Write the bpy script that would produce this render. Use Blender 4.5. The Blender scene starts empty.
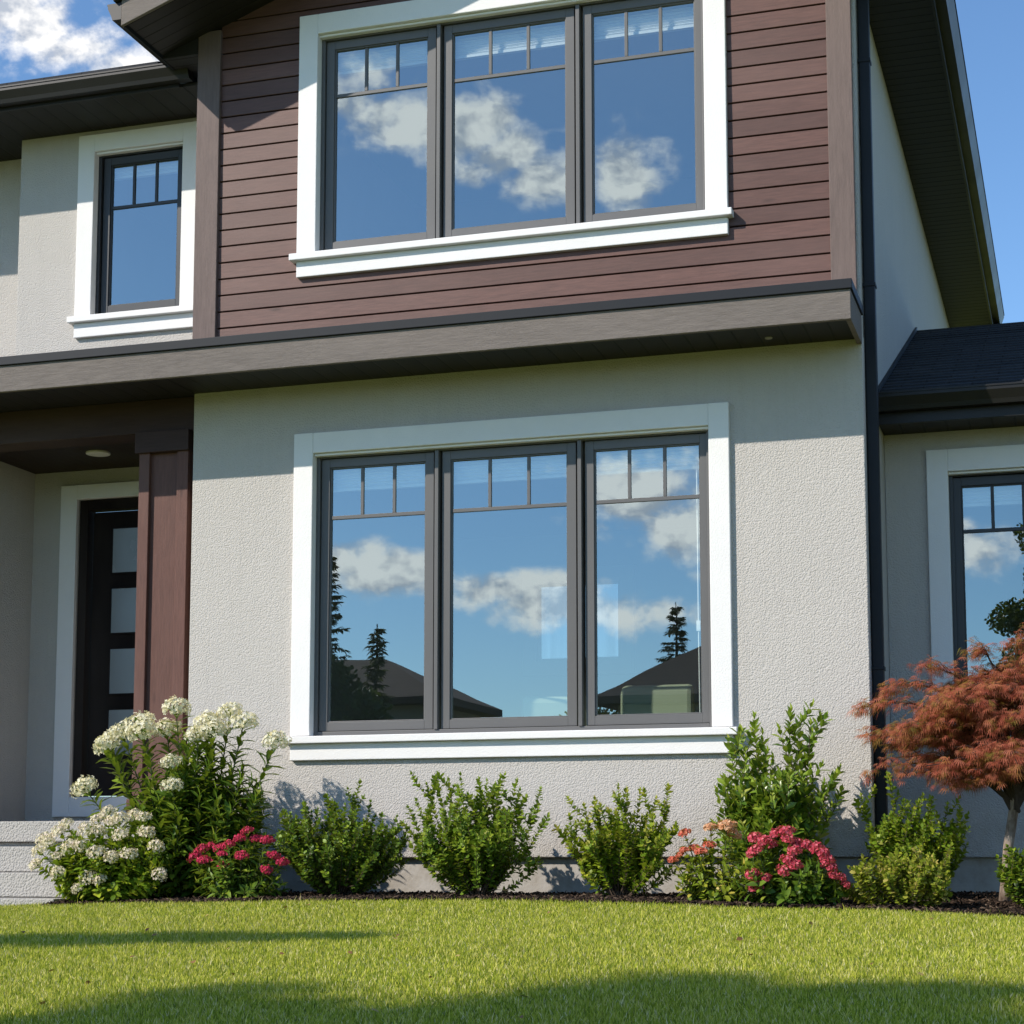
import bpy, math, random
import numpy as np
from mathutils import Vector, Matrix

# ------------------------------------------------------------------ camera, sky, sun, exposure
scene = bpy.context.scene
COL = scene.collection
YAW = math.radians(17.303); PITCH = math.radians(6.623)
CAM = Vector((1.325, -11.883, 0.269))
cam_data = bpy.data.cameras.new('camera')
cam = bpy.data.objects.new('camera', cam_data); COL.objects.link(cam)
fwd0 = Vector((-math.sin(YAW), math.cos(YAW), 0)); rgt = Vector((math.cos(YAW), math.sin(YAW), 0)); zup = Vector((0, 0, 1))
fwd = fwd0 * math.cos(PITCH) + zup * math.sin(PITCH)
upv = zup * math.cos(PITCH) - fwd0 * math.sin(PITCH)
m = Matrix((rgt, upv, -fwd)).transposed().to_4x4(); m.translation = CAM
cam.matrix_world = m
cam_data.sensor_width = 36.0; cam_data.lens = 1843.0 / 1024 * 36; cam_data.shift_y = 136 / 1024
cam_data.clip_start = 0.05; cam_data.clip_end = 2000
scene.camera = cam

SUN_DIR = Vector((-1.0, -1.0, 1.017)).normalized()          # towards the sun
SUN_EL = math.asin(SUN_DIR.z)
SUN_ROT = math.atan2(SUN_DIR.x, SUN_DIR.y)
scene.view_settings.view_transform = 'Standard'; scene.view_settings.look = 'None'
scene.view_settings.gamma = 1.0; scene.view_settings.exposure = 0.25

sd = bpy.data.lights.new('sun', 'SUN'); sd.energy = 4.5; sd.angle = math.radians(0.5); sd.color = (1.0, 0.925, 0.825)
so = bpy.data.objects.new('sun', sd); COL.objects.link(so)
so.rotation_euler = (-SUN_DIR).to_track_quat('-Z', 'Y').to_euler(); so.location = (-20, -20, 30)

world = bpy.data.worlds.new('World'); scene.world = world; world.use_nodes = True
wt = world.node_tree; wt.nodes.clear()
def wn(t, **kw):
    n = wt.nodes.new(t)
    for k, v in kw.items(): setattr(n, k, v)
    return n
def wmath(op, a, b=None, clamp=False):
    n = wn('ShaderNodeMath', operation=op); n.use_clamp = clamp
    for i, v in enumerate((a, b)):
        if v is None: continue
        if isinstance(v, (int, float)): n.inputs[i].default_value = v
        else: wt.links.new(v, n.inputs[i])
    return n.outputs[0]
sky = wn('ShaderNodeTexSky', sky_type='NISHITA'); sky.sun_disc = False
sky.sun_elevation = SUN_EL; sky.sun_rotation = SUN_ROT
sky.air_density = 0.95; sky.dust_density = 0.1; sky.ozone_density = 2.0
bg = wn('ShaderNodeBackground'); bg.inputs[1].default_value = 0.15
tint = wn('ShaderNodeMix', data_type='RGBA', blend_type='MULTIPLY'); tint.inputs[0].default_value = 1; tint.inputs[7].default_value = (.76, .94, 1.07, 1)   # white balance of the photograph
wt.links.new(sky.outputs[0], tint.inputs[6]); wt.links.new(tint.outputs[2], bg.inputs[0])
tc = wn('ShaderNodeTexCoord'); sep = wn('ShaderNodeSeparateXYZ'); wt.links.new(tc.outputs['Generated'], sep.inputs[0])
dx, dy, dz = sep.outputs
ady = wmath('MAXIMUM', wmath('ABSOLUTE', dy), 0.02)
U = wmath('DIVIDE', dx, ady); V = wmath('DIVIDE', dz, ady)
front = wmath('LESS_THAN', dy, 0.0); back = wmath('GREATER_THAN', dy, 0.0)
# clouds: (u, v, radius u, radius v, amount); they stand in the sky in front of the facade ...
CL_FRONT = [(-.415, .462, .032, .022, .9), (-.390, .446, .036, .019, 1.1), (-.340, .434, .026, .017, 1.1), (-.316, .416, .026, .015, 1.1),
            (-.292, .398, .022, .018, 1.1), (-.245, .394, .020, .020, 1.1), (-.233, .378, .014, .012, .8),
            (-.425, .176, .036, .012, 1.15), (-.392, .168, .034, .012, 1.15), (-.362, .162, .02, .008, .9), (-.322, .156, .034, .011, 1.15), (-.286, .149, .036, .014, 1.3), (-.258, .142, .032, .012, 1.2),
            (-.232, .139, .026, .009, 1.15), (-.236, .208, .034, .022, 1.15), (-.212, .188, .026, .02, 1.15), (-.19, .20, .03, .03, 1.0),
            (-.062, .172, .016, .010, 1.0), (-.038, .166, .026, .013, 1.0),
            (.35, .3, .2, .05, .9), (.8, .5, .2, .08, .9), (-1.3, .45, .25, .06, .9)]
# ... and behind the house
CL_BACK = [(-.668, .560, .050, .030, 1.2), (-.632, .540, .036, .020, 1.15), (-.602, .522, .038, .016, 1.1), (-.568, .506, .040, .015, 1.05), (-.64, .512, .04, .012, .6),
           (-.54, .535, .02, .008, .4), (.5, .35, .2, .05, .9), (1.2, .6, .3, .1, .9), (-1.2, .4, .2, .06, .9)]
def blobs(lst):
    acc = None
    for (u0, v0, a, b, amp) in lst:
        du = wmath('MULTIPLY', wmath('SUBTRACT', U, u0), 1 / (a * 1.3)); dv = wmath('MULTIPLY', wmath('SUBTRACT', V, v0), 1 / (b * 1.3))
        r2 = wmath('ADD', wmath('MULTIPLY', du, du), wmath('MULTIPLY', dv, dv))
        g = wmath('MULTIPLY', wmath('EXPONENT', wmath('MULTIPLY', r2, -0.8)), amp)
        acc = g if acc is None else wmath('MAXIMUM', acc, g)
    return acc
mask = wmath('ADD', wmath('MULTIPLY', blobs(CL_FRONT), front), wmath('MULTIPLY', blobs(CL_BACK), back))
def cnoise(off, detail):
    mp = wn('ShaderNodeMapping'); mp.inputs['Location'].default_value = off; mp.inputs['Scale'].default_value = (1, 1, 1.35)
    wt.links.new(tc.outputs['Generated'], mp.inputs[0])
    n = wn('ShaderNodeTexNoise'); n.inputs['Scale'].default_value = 34; n.inputs['Detail'].default_value = detail; n.inputs['Roughness'].default_value = 0.58
    wt.links.new(mp.outputs[0], n.inputs['Vector']); return n.outputs['Fac']
n1 = cnoise((0, 0, 0), 7); n2 = cnoise((-0.006, 0, 0.010), 4)
dens = wmath('ADD', wmath('SUBTRACT', wmath('MULTIPLY', mask, 0.95), 0.50), wmath('MULTIPLY', wmath('SUBTRACT', n1, 0.5), 1.75))
mr = wn('ShaderNodeMapRange', interpolation_type='SMOOTHSTEP'); wt.links.new(dens, mr.inputs[0]); mr.inputs[1].default_value = -0.06; mr.inputs[2].default_value = 0.50
alpha = wmath('MULTIPLY', mr.outputs[0], 0.93)
litf = wmath('ADD', wmath('MULTIPLY', wmath('SUBTRACT', n1, n2), 3.6), 0.60, clamp=True)
cr = wn('ShaderNodeValToRGB'); cr.color_ramp.elements[0].color = (.46, .50, .57, 1); cr.color_ramp.elements[1].color = (1, .98, .95, 1)
cr.color_ramp.elements[0].position = .15; cr.color_ramp.elements[1].position = .8
wt.links.new(litf, cr.inputs[0])
bgc = wn('ShaderNodeBackground'); wt.links.new(cr.outputs[0], bgc.inputs[0]); wt.links.new(wmath('ADD', wmath('MULTIPLY', front, .75), 1.0), bgc.inputs[1])   # clouds towards the sun are brighter
mx = wn('ShaderNodeMixShader'); wt.links.new(alpha, mx.inputs[0]); wt.links.new(bg.outputs[0], mx.inputs[1]); wt.links.new(bgc.outputs[0], mx.inputs[2])
wo = wn('ShaderNodeOutputWorld'); wt.links.new(mx.outputs[0], wo.inputs[0])

scene.cycles.max_bounces = 8; scene.cycles.transparent_max_bounces = 12
scene.cycles.use_denoising = True
random.seed(7); RNG = np.random.default_rng(11)

# ------------------------------------------------------------------ materials
class NT:
    def __init__(s, name):
        s.m = bpy.data.materials.new(name); s.m.use_nodes = True; s.t = s.m.node_tree; s.t.nodes.clear()
        s.out = s.n('ShaderNodeOutputMaterial'); s.b = s.n('ShaderNodeBsdfPrincipled'); s.l(s.b.outputs[0], s.out.inputs[0])
        s.tc = s.n('ShaderNodeTexCoord')
    def n(s, t, **kw):
        x = s.t.nodes.new(t)
        for k, v in kw.items(): setattr(x, k, v)
        return x
    def l(s, a, b): s.t.links.new(a, b)
    def co(s, scale=(1, 1, 1)):
        mp = s.n('ShaderNodeMapping'); mp.inputs['Scale'].default_value = scale; s.l(s.tc.outputs['Object'], mp.inputs[0]); return mp.outputs[0]
    def noise(s, scale, detail=4, rough=.55, stretch=(1, 1, 1)):
        x = s.n('ShaderNodeTexNoise'); x.inputs['Scale'].default_value = scale; x.inputs['Detail'].default_value = detail; x.inputs['Roughness'].default_value = rough
        s.l(s.co(stretch), x.inputs['Vector']); return x.outputs['Fac']
    def ramp(s, fac, stops):
        r = s.n('ShaderNodeValToRGB'); e = r.color_ramp.elements
        while len(e) < len(stops): e.new(.5)
        for el, (p, c) in zip(e, stops): el.position = p; el.color = (*c, 1)
        s.l(fac, r.inputs[0]); return r.outputs[0]
    def mix(s, fac, a, b, mode='MIX'):
        x = s.n('ShaderNodeMix', data_type='RGBA', blend_type=mode)
        for i, v in ((0, fac), (6, a), (7, b)):
            if isinstance(v, (int, float)): x.inputs[i].default_value = v
            elif isinstance(v, tuple): x.inputs[i].default_value = (*v, 1)
            else: s.l(v, x.inputs[i])
        return x.outputs[2]
    def bump(s, h, strength, dist, prev=None):
        x = s.n('ShaderNodeBump'); x.inputs['Strength'].default_value = strength; x.inputs['Distance'].default_value = dist
        s.l(h, x.inputs['Height'])
        if prev is not None: s.l(prev, x.inputs['Normal'])
        return x.outputs[0]
    def fin(s, col=None, rough=.6, spec=.3, normal=None, metal=0):
        if col is not None:
            if isinstance(col, tuple): s.b.inputs['Base Color'].default_value = (*col, 1)
            else: s.l(col, s.b.inputs['Base Color'])
        if isinstance(rough, (int, float)): s.b.inputs['Roughness'].default_value = rough
        else: s.l(rough, s.b.inputs['Roughness'])
        s.b.inputs['Specular IOR Level'].default_value = spec; s.b.inputs['Metallic'].default_value = metal
        if normal is not None: s.l(normal, s.b.inputs['Normal'])
        return s.m
def sc(c, k): return tuple(x * k for x in c)

def stucco(name, col, gscale=38, dist=.010, strength=.75, streak=True):
    t = NT(name)
    big = t.noise(1.3, 4); med = t.noise(9, 3)
    c = t.mix(big, sc(col, .94), sc(col, 1.05))
    c = t.mix(t.ramp(med, [(.35, (0, 0, 0)), (.75, (.35, .35, .35))]), c, sc(col, .93))
    if streak:
        st = t.noise(3.2, 5, .6, (5, 5, .35))
        c = t.mix(t.ramp(st, [(.50, (0, 0, 0)), (.8, (.32, .32, .32))]), c, sc(col, .82))
        # soil splash on the lowest courses
        sp = t.n('ShaderNodeSeparateXYZ'); t.l(t.tc.outputs['Object'], sp.inputs[0]); hz = t.n('ShaderNodeMapRange'); t.l(sp.outputs[2], hz.inputs[0]); hz.inputs[1].default_value = .75; hz.inputs[2].default_value = .28; hz.inputs[3].default_value = 0; hz.inputs[4].default_value = 1
        ml = t.n('ShaderNodeMath', operation='MULTIPLY'); t.l(hz.outputs[0], ml.inputs[0]); t.l(t.ramp(t.noise(7, 5, .65), [(.4, (0, 0, 0)), (.75, (.8, .8, .8))]), ml.inputs[1])
        c = t.mix(ml.outputs[0], c, (.30, .26, .21))
    vo = t.n('ShaderNodeTexVoronoi', feature='SMOOTH_F1'); vo.inputs['Scale'].default_value = gscale; vo.inputs['Smoothness'].default_value = .35
    wob = t.n('ShaderNodeTexNoise'); wob.inputs['Scale'].default_value = 30; t.l(t.tc.outputs['Object'], wob.inputs['Vector'])
    vv = t.n('ShaderNodeVectorMath', operation='MULTIPLY_ADD'); t.l(wob.outputs['Color'], vv.inputs[0]); vv.inputs[1].default_value = (.02, .02, .02); t.l(t.tc.outputs['Object'], vv.inputs[2]); t.l(vv.outputs[0], vo.inputs['Vector'])
    g1 = vo.outputs['Distance']; g2 = t.noise(gscale * 2.2, 3)
    n = t.bump(g1, strength, -dist); n = t.bump(g2, .5, dist * .6, n)
    return t.fin(c, .85, .2, n)
def wood(name, col, axis='x', var=.22, spec=.35, rough=.5, grain=1.0, bump=.25):
    t = NT(name)
    s = {'x': (1.2, 14, 14), 'z': (14, 14, 1.2), 'y': (14, 1.2, 14)}[axis]
    geo = t.n('ShaderNodeNewGeometry')
    g = t.noise(5.5, 6, .65, s); b = t.noise(1.1, 3, .5, tuple(.4 + .1 * v for v in s)); fine = t.noise(22, 4, .7, s)
    c = t.mix(geo.outputs['Random Per Island'], sc(col, 1 - var), sc(col, 1 + var))
    c = t.mix(t.ramp(g, [(.32, (0, 0, 0)), (.68, (1, 1, 1))]), c, t.mix(.6, c, sc(col, .5)))
    c = t.mix(t.ramp(b, [(.45, (0, 0, 0)), (.75, (.5, .5, .5))]), c, sc(tuple((.8 * x + .2 * y) for x, y in zip(col, (.2, .17, .15))), 1.2))
    kn = t.n('ShaderNodeTexVoronoi'); kn.inputs['Scale'].default_value = 1.6; t.l(t.co(tuple(.5 + v * .12 for v in s)), kn.inputs['Vector'])
    c = t.mix(t.ramp(kn.outputs['Distance'], [(.02, (.8, .8, .8)), (.07, (0, 0, 0))]), c, sc(col, .45))
    n = t.bump(fine, bump, .004 * grain)
    return t.fin(c, rough, spec, n)
def plain(name, col, rough=.5, spec=.4, nb=.0, var=.08, metal=0, sc_=4):
    t = NT(name); f = t.noise(sc_, 5)
    c = t.mix(f, sc(col, 1 - var), sc(col, 1 + var))
    d = t.noise(1.7, 6, .65)
    r = t.n('ShaderNodeMapRange'); t.l(d, r.inputs[0]); r.inputs[3].default_value = max(rough - .12, .02); r.inputs[4].default_value = min(rough + .12, 1)
    n = t.bump(t.noise(60, 3), nb, .002) if nb else None
    return t.fin(c, r.outputs[0], spec, n, metal)
def grooved(name, col, axis, pitch, rough=.55):
    # tongue and groove panels: grooves every `pitch` metres along an axis
    t = NT(name)
    sp = t.n('ShaderNodeSeparateXYZ'); t.l(t.tc.outputs['Object'], sp.inputs[0])
    mm = t.n('ShaderNodeMath', operation='FRACT'); dv = t.n('ShaderNodeMath', operation='DIVIDE'); dv.inputs[1].default_value = pitch
    t.l(sp.outputs['xyz'.index(axis)], dv.inputs[0]); t.l(dv.outputs[0], mm.inputs[0])
    g = t.ramp(mm.outputs[0], [(0, (0, 0, 0)), (.05, (0, 0, 0)), (.12, (1, 1, 1)), (.9, (.9, .9, .9))])
    c = t.mix(t.noise(3, 4), sc(col, .85), sc(col, 1.15)); c = t.mix(g, sc(col, .25), c)
    return t.fin(c, rough, .3, t.bump(g, .8, .006))
def leafmat(name, stops, trans=.3, rough=.45, spec=.28):
    t = NT(name); geo = t.n('ShaderNodeNewGeometry')
    c = t.ramp(geo.outputs['Random Per Island'], stops)
    t.fin(c, rough, spec)
    tr = t.n('ShaderNodeBsdfTranslucent'); t.l(t.mix(.5, c, (.35, .42, .03), 'MIX') if trans > 0 else c, tr.inputs[0])
    ms = t.n('ShaderNodeMixShader'); ms.inputs[0].default_value = trans
    t.l(t.b.outputs[0], ms.inputs[1]); t.l(tr.outputs[0], ms.inputs[2]); t.l(ms.outputs[0], t.out.inputs[0])
    return t.m

M = {}
M['stucco'] = stucco('stucco_greige', (.505, .474, .440), 96, .0055, .8)
M['stucco_trim'] = stucco('stucco_white', (.80, .785, .77), 110, .0025, .4, False)
M['siding'] = wood('siding_brown', (.128, .060, .047), 'x', .24, .38, .5)
M['corner'] = wood('corner_brown', (.165, .115, .10), 'z', .1, .3, .55, 1.6, .5)
M['post'] = wood('post_brown', (.138, .062, .047), 'z', .12, .3, .55, 1.4, .4)
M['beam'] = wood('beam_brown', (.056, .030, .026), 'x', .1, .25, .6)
M['fascia'] = wood('fascia_rough', (.215, .185, .165), 'x', .06, .2, .75, 2.0, .7)
M['metal'] = plain('metal_dark', (.014, .016, .020), .5, .22, 0, .12)
M['gutter'] = plain('gutter_dark', (.015, .014, .013), .42, .3, 0, .12)
M['soffit_x'] = grooved('soffit_panel', (.022, .019, .018), 'x', .155)
M['soffit_y'] = grooved('soffit_side_panel', (.022, .020, .019), 'y', .115)
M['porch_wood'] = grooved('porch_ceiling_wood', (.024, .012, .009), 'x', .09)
M['frame'] = plain('window_frame_grey', (.115, .112, .111), .42, .4, .1, .05)
M['frame_dark'] = plain('window_frame_dark', (.035, .037, .041), .42, .4, .1, .05)
M['door'] = wood('door_dark', (.012, .0075, .006), 'z', .05, .12, .6)
M['frost'] = plain('frosted_glass', (.20, .215, .215), .25, .6, 0, .05)
M['concrete'] = stucco('step_concrete', (.40, .38, .35), 70, .008, .9, False)
M['foundation'] = stucco('foundation_concrete', (.45, .425, .39), 30, .004, .35)
M['blind'] = plain('blind_fabric', (.80, .80, .78), .8, .1, 0, .03)
M['inwall'] = plain('interior_paint', (.62, .60, .57), .8, .2, 0, .03)
M['infloor'] = plain('interior_floor', (.12, .08, .05), .5, .3, 0, .2)
M['sofa'] = plain('sofa_fabric', (.42, .47, .33), .9, .1, .3, .06)
M['puck_dim'] = plain('darker_lamp_trim', (.34, .32, .28), .5, .2, 0, .05)  # same lamp trim in a darker base colour
M['puck'] = plain('lamp_trim', (.75, .72, .66), .4, .4, 0, .03)
def glass():
    t = NT('window_glass'); t.t.nodes.remove(t.b)
    gl = t.n('ShaderNodeBsdfGlossy'); gl.inputs['Roughness'].default_value = 0.0; gl.inputs['Color'].default_value = (.80, .92, .95, 1)
    w = t.noise(1.4, 1, .4); bn = t.bump(w, .045, .02); t.l(bn, gl.inputs['Normal'])
    tr = t.n('ShaderNodeBsdfTransparent'); tr.inputs['Color'].default_value = (.86, .92, .90, 1)
    fr = t.n('ShaderNodeLayerWeight'); fr.inputs['Blend'].default_value = .5
    pw = t.n('ShaderNodeMath', operation='POWER'); t.l(fr.outputs['Facing'], pw.inputs[0]); pw.inputs[1].default_value = 4
    mr_ = t.n('ShaderNodeMapRange'); t.l(pw.outputs[0], mr_.inputs[0]); mr_.inputs[3].default_value = .31; mr_.inputs[4].default_value = 1
    ms = t.n('ShaderNodeMixShader'); t.l(mr_.outputs[0], ms.inputs[0]); t.l(tr.outputs[0], ms.inputs[1]); t.l(gl.outputs[0], ms.inputs[2])
    t.l(ms.outputs[0], t.out.inputs[0]); return t.m
M['glass'] = glass()
def dimmer():
    t = NT('dimming_sheet'); t.t.nodes.remove(t.b); tr = t.n('ShaderNodeBsdfTransparent'); tr.inputs['Color'].default_value = (.36, .38, .38, 1); df = t.n('ShaderNodeBsdfDiffuse'); df.inputs['Color'].default_value = (.6, .6, .58, 1)
    ms = t.n('ShaderNodeMixShader'); t.l(t.ramp(t.noise(14, 3, .5, (1, 1, .05)), [(.3, (.15, .15, .15)), (.7, (.45, .45, .45))]), ms.inputs[0]); t.l(tr.outputs[0], ms.inputs[1]); t.l(df.outputs[0], ms.inputs[2]); t.l(ms.outputs[0], t.out.inputs[0]); return t.m
M['dimmer'] = dimmer()  # see-through sheet added to tone down the bright back window
def shingles():
    t = NT('roof_shingles')
    b = t.n('ShaderNodeTexBrick'); b.inputs['Scale'].default_value = 1; b.inputs['Brick Width'].default_value = .33; b.inputs['Row Height'].default_value = .145
    b.inputs['Mortar Size'].default_value = .006; b.inputs['Color1'].default_value = (.016, .018, .022, 1); b.inputs['Color2'].default_value = (.034, .036, .042, 1); b.inputs['Mortar'].default_value = (.006, .006, .007, 1)
    t.l(t.co((1, 1.08, 0)), b.inputs['Vector'])
    c = t.mix(t.noise(90, 2), b.outputs['Color'], (.05, .05, .055)); c = t.mix(.55, b.outputs['Color'], c)
    return t.fin(c, .85, .25, t.bump(t.noise(120, 2), .6, .004))
M['shingle'] = shingles()
def far_shingle():
    t = NT('far_shingles'); sp = t.n('ShaderNodeSeparateXYZ'); t.l(t.tc.outputs['Object'], sp.inputs[0]); ad = t.n('ShaderNodeMath', operation='ADD'); t.l(sp.outputs[0], ad.inputs[0]); t.l(sp.outputs[1], ad.inputs[1])
    cb = t.n('ShaderNodeCombineXYZ'); t.l(ad.outputs[0], cb.inputs[0]); t.l(sp.outputs[2], cb.inputs[1])
    b = t.n('ShaderNodeTexBrick'); b.inputs['Scale'].default_value = 1; b.inputs['Brick Width'].default_value = .45; b.inputs['Row Height'].default_value = .09; b.inputs['Mortar Size'].default_value = .012
    b.inputs['Color1'].default_value = (.080, .052, .042, 1); b.inputs['Color2'].default_value = (.125, .082, .066, 1); b.inputs['Mortar'].default_value = (.035, .027, .024, 1); t.l(cb.outputs[0], b.inputs['Vector'])
    return t.fin(t.mix(t.noise(.8, 4), b.outputs['Color'], t.mix(.5, b.outputs['Color'], (.14, .095, .078))), .9, .2)
M['shingle_brown'] = far_shingle()
M['farwall'] = plain('far_wall', (.30, .26, .22), .9, .2)
def groundmat(name, a, b, c2, s1=1.2, s2=40):
    t = NT(name); f = t.noise(s1, 5); g = t.noise(s2, 4)
    c = t.mix(f, a, b); c = t.mix(t.ramp(g, [(.4, (0, 0, 0)), (.7, (1, 1, 1))]), c, c2)
    return t.fin(c, .95, .1, t.bump(g, .8, .02))
M['ground'] = groundmat('lawn_soil', (.16, .19, .03), (.24, .25, .05), (.10, .12, .025))
M['bed'] = groundmat('bed_soil', (.030, .020, .014), (.045, .030, .020), (.016, .011, .008), 2, 55)
def chips():
    t = NT('mulch_chips'); geo = t.n('ShaderNodeNewGeometry')
    return t.fin(t.ramp(geo.outputs['Random Per Island'], [(0, (.012, .008, .006)), (.5, (.034, .022, .015)), (.85, (.07, .046, .032)), (1, (.16, .115, .08))]), .9, .1)
M['chips'] = chips()
def grassmat():
    t = NT('grass_blades'); geo = t.n('ShaderNodeNewGeometry')
    c = t.ramp(geo.outputs['Random Per Island'], [(0, (.11, .19, .016)), (.35, (.345, .41, .032)), (.70, (.55, .56, .070)), (.90, (.74, .67, .20)), (1, (.86, .77, .46))])
    pat = t.noise(.9, 4, .6); c = t.mix(t.ramp(pat, [(.35, (0, 0, 0)), (.7, (.5, .5, .5))]), c, t.mix(.4, c, (.44, .40, .08)))
    t.fin(c, .6, .06)
    tr = t.n('ShaderNodeBsdfTranslucent'); t.l(c, tr.inputs[0]); ms = t.n('ShaderNodeMixShader'); ms.inputs[0].default_value = .33
    t.l(t.b.outputs[0], ms.inputs[1]); t.l(tr.outputs[0], ms.inputs[2]); t.l(ms.outputs[0], t.out.inputs[0]); return t.m
M['grass'] = grassmat()
M['box_leaf'] = leafmat('boxwood_leaves', [(0, (0.069, 0.131, 0.013)), (0.45, (0.127, 0.219, 0.018)), (0.85, (0.225, 0.324, 0.024)), (1, (0.372, 0.438, 0.039))])
M['box_leaf_dark'] = leafmat('boxwood_dark_leaves', [(0, (0.045, 0.093, 0.013)), (0.5, (0.087, 0.155, 0.018)), (0.9, (0.174, 0.248, 0.024)), (1, (0.278, 0.341, 0.033))])
M['lime_leaf'] = leafmat('lime_leaves', [(0, (0.104, 0.171, 0.013)), (0.5, (0.226, 0.295, 0.024)), (0.85, (0.382, 0.403, 0.039)), (1, (0.573, 0.419, 0.088))])
M['bright_leaf'] = leafmat('bright_leaves', [(0, (0.090, 0.160, 0.011)), (0.5, (0.179, 0.288, 0.018)), (0.85, (0.340, 0.416, 0.026)), (1, (0.466, 0.480, 0.044))])
M['laurel_leaf'] = leafmat('laurel_leaves', [(0, (0.053, 0.119, 0.015)), (0.5, (0.114, 0.204, 0.020)), (0.9, (0.228, 0.323, 0.033)), (1, (0.362, 0.425, 0.050))], .25, .32, .5)
M['lance_leaf'] = leafmat('lance_leaves', [(0, (0.050, 0.105, 0.013)), (0.5, (0.099, 0.178, 0.018)), (0.9, (0.190, 0.281, 0.024)), (1, (0.324, 0.357, 0.044))])
M['red_leaf'] = leafmat('maple_leaves', [(0, (.18, .038, .026)), (.4, (.40, .095, .060)), (.75, (.56, .19, .12)), (.9, (.38, .17, .05)), (1, (.22, .19, .04))], .42, .55, .12)
M['white_fl'] = leafmat('cream_petals', [(0, (.72, .63, .34)), (.5, (.86, .80, .58)), (1, (.90, .86, .70))], .2, .6, .2)
M['pinkwhite_fl'] = leafmat('blush_petals', [(0, (.72, .62, .36)), (.5, (.84, .76, .56)), (.85, (.86, .70, .60)), (1, (.88, .83, .66))], .2, .6, .2)
M['crim_fl'] = leafmat('crimson_petals', [(0, (.36, .010, .045)), (.5, (.55, .022, .085)), (1, (.70, .07, .15))], .2, .6, .2)
M['pink_fl'] = leafmat('pink_petals', [(0, (.42, .028, .060)), (.5, (.62, .075, .11)), (.85, (.70, .14, .20)), (1, (.75, .25, .22))], .2, .6, .2)
M['coral_fl'] = leafmat('coral_petals', [(0, (.55, .09, .06)), (.5, (.66, .16, .10)), (1, (.72, .28, .16))], .2, .6, .2)
M['peach_fl'] = leafmat('peach_petals', [(0, (.50, .20, .09)), (.5, (.64, .32, .17)), (1, (.72, .46, .28))], .2, .6, .2)
M['young_leaf'] = leafmat('young_leaves', [(0, (.13, .22, .020)), (.5, (.22, .32, .030)), (.9, (.32, .39, .05)), (1, (.42, .42, .09))], .35)
M['gold_leaf'] = leafmat('gold_leaves', [(0, (.14, .19, .018)), (.45, (.27, .33, .030)), (.8, (.42, .42, .06)), (1, (.52, .40, .12))], .35)
M['needle'] = leafmat('conifer_needles', [(0, (.010, .022, .010)), (1, (.030, .050, .018))], .1, .6, .2)
M['olive'] = leafmat('olive_needles', [(0, (.030, .045, .012)), (1, (.075, .090, .022))], .15, .6, .2)
M['tree_leaf'] = leafmat('tree_leaves', [(0, (.022, .045, .012)), (1, (.055, .085, .02))], .2, .5, .3)
M['dry_leaf'] = leafmat('dry_leaves', [(0, (.16, .07, .03)), (.6, (.28, .15, .06)), (1, (.40, .30, .10))], .1)
M['stem'] = plain('green_stems', (.07, .085, .03), .7, .2, 0, .2)
M['twig'] = plain('brown_twigs', (.09, .062, .042), .8, .2, 0, .25)
def barkmat():
    t = NT('maple_bark'); n = t.noise(30, 5, .6, (1, 1, .3)); p = t.noise(9, 4)
    c = t.mix(t.ramp(n, [(.35, (0, 0, 0)), (.65, (1, 1, 1))]), (.10, .065, .045), (.30, .235, .18)); c = t.mix(t.ramp(p, [(.5, (0, 0, 0)), (.65, (.6, .6, .6))]), c, (.36, .31, .26))
    return t.fin(c, .85, .2, t.bump(n, .7, .006))
M['bark'] = barkmat()
M['far_bark'] = plain('dark_bark', (.06, .045, .035), .9, .1, .3, .2)

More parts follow.
